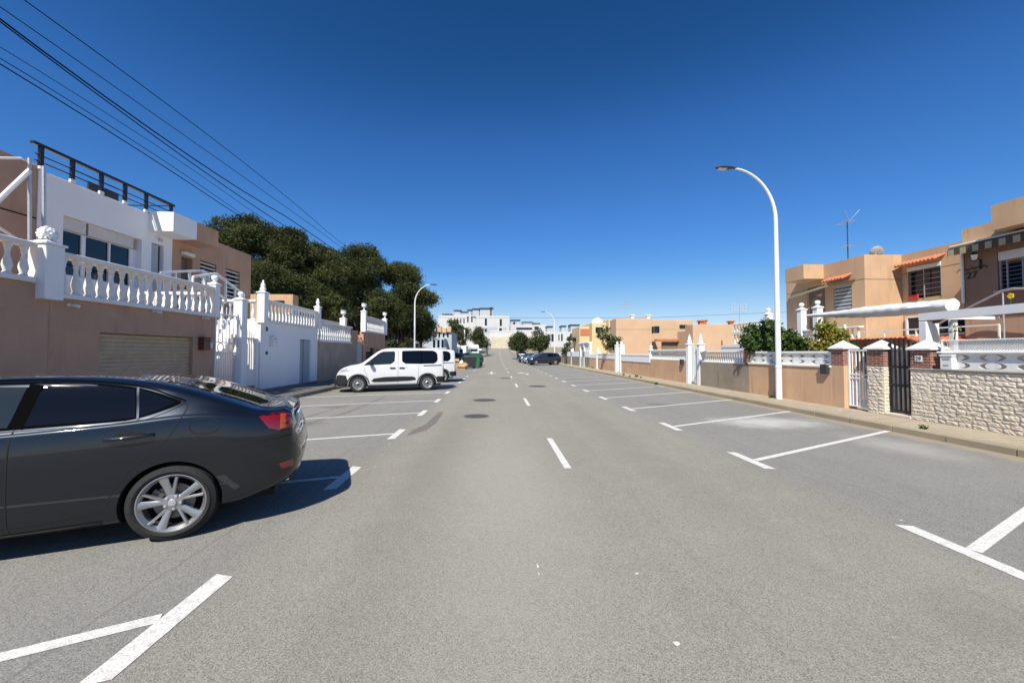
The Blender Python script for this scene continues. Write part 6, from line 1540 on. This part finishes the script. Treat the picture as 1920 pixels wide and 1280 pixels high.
q = MB(); xw0, xw1 = at(842, 70), at(860, 70); q.add([(xw0, 73.9, 4.0), (xw1, 73.9, 2.9), (xw1, 70.5, 2.5), (xw0, 70.5, 3.6)], [(0, 1, 2, 3)]); q.add([(xw0, 73.9, 3.95), (xw1, 73.9, 2.85), (xw1, 70.5, 2.45), (xw0, 70.5, 3.55)], [(3, 2, 1, 0)]); part('awning', q, M['awning'], h)
fw = thing('brown_garden_wall', 'brown garden wall along the far left pavement behind the bins', 'wall', (WL, 45, 0)); q = MB(); q.box(WL-.2, WL, 32.0, 70, 0, 1.75); q.box(WL-.2, WL, 48.3, 49.2, 1.751, 2.3); part('render', q, M['tan_wall'], fw)
fc = thing('garden_fence', 'black railing with dark screen under the pines', 'fence', (WL-.1, 38, 1.75)); q = MB()
for i in range(14): y = 32.1+i*1.1; q.bar((WL-.1, y, 1.755), (WL-.1, y, 3.3), .05, .05)
q.bar((WL-.1, 32.1, 3.3), (WL-.1, 46.4, 3.3), .05, .06); q.bar((WL-.1, 32.1, 2.0), (WL-.1, 46.4, 2.0), .05, .05); part('rails', q, M['black'], fc)
q = MB(); q.box(WL-.16, WL-.14, 36.5, 46.4, 1.76, 2.7); part('screen', q, M['wood'], fc)
gh = blk('grey_shed', 'grey building glimpsed through the fence under the pines', 'shed', [(-15, -12.5, 40, 48, 0, 3.9)], M['lightgrey'])
for k, (y_, m_) in enumerate(((38.3, 'redcloth'), (39.2, 'awning'), (40.2, 'card'), (41.2, 'silver'))):
    q = MB(); vs = []
    for i in range(8):
        for j in range(4): vs.append((WL-.02+.03*math.sin(i*1.7+j), y_+i*.09, 3.28-j*.26))
    q.add(vs, [(i*4+j, (i+1)*4+j, (i+1)*4+j+1, i*4+j+1) for i in range(7) for j in range(3)])
    tag(q.build('laundry', M[m_], smooth=True), ('red', 'white', 'tan', 'grey')[k]+' cloth hanging on the black fence under the pines', 'cloth', 'cloths on the black fence')
bush('shrub', 'leafy green shrub over the wall behind the white van roof', 'shrub', (-9.6, 33.5, 0), lobes([(735, 648, 12), (750, 650, 12), (765, 640, 8)], 33.5), M['carob'], .16, 450, 41, r=(.2, .4), k=60)
bush('shrub', 'dark shrub overgrowing the cluttered far left house', 'shrub', (at(846, 60), 60, 0), lobes([(844, 648, 8), (846, 660, 7)], 62), M['carob'], .2, 260, 42, r=(.3, .5), k=60)
bush('garden_tree', 'brownish tree beside the far left poles', 'tree', (at(856, 82), 82, gz(82)), lobes([(848, 606, 10), (856, 612, 11), (846, 622, 10), (858, 630, 12), (866, 640, 9)], 84), M['carob'], .28, 160, 43, r=(.4, .7), k=60, stem=.14)

# ------------------------------------------------------------------ bins, boxes
def bin_big(label, x, y, rz, mat, h=1.35):
    t = thing('recycling_container', label, 'bin', (x, y, 0), rz); q = MB()
    prof = [(-.66, .12), (-.75, .75), (-.69, 1.05), (-.52, 1.38), (-.22, 1.6), (.22, 1.6), (.52, 1.38), (.69, 1.05), (.75, .75), (.66, .12)]
    q.prism(prof, 'x', -.75, .75); q.build('shell', mat, t, smooth=35)
    q = MB(); q.bbox(-.5, .5, -.74, -.70, .85, 1.0, .02); q.bbox(-.3, .3, -.72, -.70, .2, .6, .01); q.build('slot', M['dark'], t)
    q = MB(); q.bbox(-.78, .78, -.6, .6, .02, .13, .02); q.build('foot', M['charcoal'], t)
    return t
def bin_wheel(label, x, y, rz):
    t = thing('waste_container', label, 'bin', (x, y, 0), rz); q = MB()
    q.add([(-.55, -.38, .18), (.55, -.38, .18), (.55, .38, .18), (-.55, .38, .18), (-.66, -.5, 1.12), (.66, -.5, 1.12), (.66, .5, 1.12), (-.66, .5, 1.12)], [(3,2,1,0), (4,5,6,7), (0,1,5,4), (1,2,6,5), (2,3,7,6), (3,0,4,7)]); q.build('tub', M['charcoal'], t)
    q = MB()
    for i in range(5): u = -.45+i*.225; q.bar((u, -.385, .2), (u*1.15, -.5, 1.1), .04, .03)
    q.bbox(-.7, .7, -.54, .54, 1.1, 1.16, .02); q.build('rib', M['charcoal'], t)
    q = MB(); q.prism([(-.52, 1.161), (-.45, 1.3), (-.15, 1.42), (.2, 1.42), (.5, 1.3), (.52, 1.161)], 'x', -.67, .67); q.build('lid', M['charcoal'], t, smooth=35)
    for dx in (-.45, .45):
        for dy in (-.3, .3): q = MB(); q.lathe([(.09, -.025), (.09, .025)], (dx, dy, .09), 14, 'y'); q.build('wheel', M['rubber'], t)
    return t
p = onZ(890, 689); bin_big('bright green rounded recycling container by the road', p.x-.05, p.y+1.2, R(78), M['green'])
p = onZ(880, 691); bin_wheel('dark grey wheeled waste container in front of the green one', p.x+.0, p.y+.4, R(14))
def boxy(label, px, py, w_, d_, h_, rz, open_=True):
    p = onZ(px, py); t = thing('cardboard_box', label, 'box', (p.x, p.y, 0.004), rz, 'cardboard boxes by the bins'); q = MB(); q.bbox(-w_/2, w_/2, -d_/2, d_/2, 0, h_, .01); q.build('carton', M['card'], t)
    q = MB(); q.add([(-w_/2, -d_/2, h_), (w_/2, -d_/2, h_), (w_/2, -d_/2-.12, h_-.1), (-w_/2, -d_/2-.14, h_-.06)], [(0, 1, 2, 3)]); q.add([(-w_/2, d_/2, h_), (w_/2, d_/2, h_), (w_/2, d_/2+.08, h_+.14), (-w_/2, d_/2+.08, h_+.16)], [(0, 1, 2, 3)]); q.build('flap', M['card'], t)
boxy('tall cardboard box leaning left of the dark waste container', 856, 691, .5, .4, .85, R(8)); boxy('low wide cardboard box before the dark waste container', 866, 692, .8, .5, .32, R(-12)); boxy('small cardboard box nearest the road by the bins', 872, 691.5, .45, .4, .5, R(25))
for i, (px, py, s_, m_) in enumerate(((862, 683, .38, 'awning'), (866, 688, .28, 'awning'), (853, 682, .4, 'bluecar'))):
    p = onZ(px, 690); z_ = (0, .34, 0)[i]; t = ('white rubbish bag behind the cardboard boxes', 'white crumpled bag on the low cardboard box', 'dark rubbish bag left of the cardboard boxes')[i]
    q = MB(); rr = random.Random(i); q.lathe([(s_*a_*(1+rr.uniform(-.1, .1)), b_*s_*2) for a_, b_ in ((.4, 0), (.95, .15), (1, .4), (.8, .65), (.35, .8), (.12, .88), (.22, 1), (0, .98))], (p.x, p.y+(.9, .0, .6)[i], z_+.004), 11); tag(q.build('rubbish_bag', M[m_], smooth=70), t, 'bag', 'rubbish bags by the bins')

# ------------------------------------------------------------------ far cars
def putc(o, px, py, ang, half=0, D=None):
    p = onZ(px, py) if D is None else onY(px, 650, D); o.location = (p.x, p.y, gz(p.y)); o.rotation_euler = (0, 0, ang)
GC = 'cars parked along the far street'
s = hatch('parked_car', 'dark blue suv parked nose out at right beyond the peach wall', 'suv', M['bluecar'], M['carglass2'], GC)
s.location = (6.25, 52.0, 0); s.rotation_euler = (0, 0, math.pi+R(14))
c = hatch('parked_car', 'silver hatchback parked behind the dark blue suv', 'hatch', M['silver'], M['carglass2'], GC); c.location = (5.7, 57.6, .04); c.rotation_euler = (0, 0, math.pi+R(20))
c2 = copy_tree(c); c2['label'] = 'blue-grey car parked second behind the dark blue suv'; c2.location = (5.3, 62.5, .1); c2.rotation_euler = (0, 0, math.pi+R(24))
for ch in c2.children:
    if ch.name.startswith('body') : ch.data = ch.data.copy(); ch.data.materials[0] = M['greyroof']
c3 = hatch('parked_car', 'black suv with red tail light seen from behind under the wide tree', 'suv', M['blackcar'], None, GC); c3.location = (5.0, 73, gz(73)); c3.rotation_euler = (0, 0, R(78))
c4_ = copy_tree(c3); c4_['label'] = 'black car parked just beyond the green container'; c4_.location = (-3.9, 50.5, 0); c4_.rotation_euler = (0, 0, math.pi+R(20))
c5 = copy_tree(c3); c5['label'] = 'dark blue car behind the rubbish bags at left'; c5.location = (-5.6, 46.0, 0); c5.rotation_euler = (0, 0, math.pi+R(16))
c6 = copy_tree(c); c6['label'] = 'grey car farthest away on the left of the street'; c6.location = (-4.2, 110, gz(110)); c6.rotation_euler = (0, 0, R(80))
cp = thing('camper_van', 'white and grey camper van on the left of the far street', 'camper van', (-6.0, 92, gz(92)), R(-70))
q = MB(); q.prism([(-3.2, .45), (2.2, .45), (2.2, 1.3), (3.2, 1.75), (3.3, 2.2), (2.6, 2.75), (-3.1, 2.85), (-3.3, 2.6)], 'y', -1.1, 1.1); q.build('living_body', M['white_clean'], cp, smooth=20)
q = MB(); q.prism([(2.0, .35), (3.9, .35), (3.95, .95), (3.4, 1.15), (2.9, 1.75), (2.0, 1.75)], 'y', -.95, .95); q.build('cab', M['white_clean'], cp)
q = MB(); q.prism([(3.38, 1.2), (3.42, 1.2), (2.98, 1.72), (2.94, 1.72)], 'y', -.8, .8); q.bbox(-1.8, -.6, -1.12, -1.1, 1.5, 2.1, .005); q.bbox(.3, 1.5, -1.12, -1.1, 1.5, 2.1, .005); q.bbox(2.3, 2.9, -.97, -.95, 1.15, 1.6, .005); q.build('window', M['blueglass'], cp)
for wx in (-1.9, 3.1):
    for sd in (-1, 1): wheel(cp, wx, sd*.95, sd, .34, .22, 'steel')
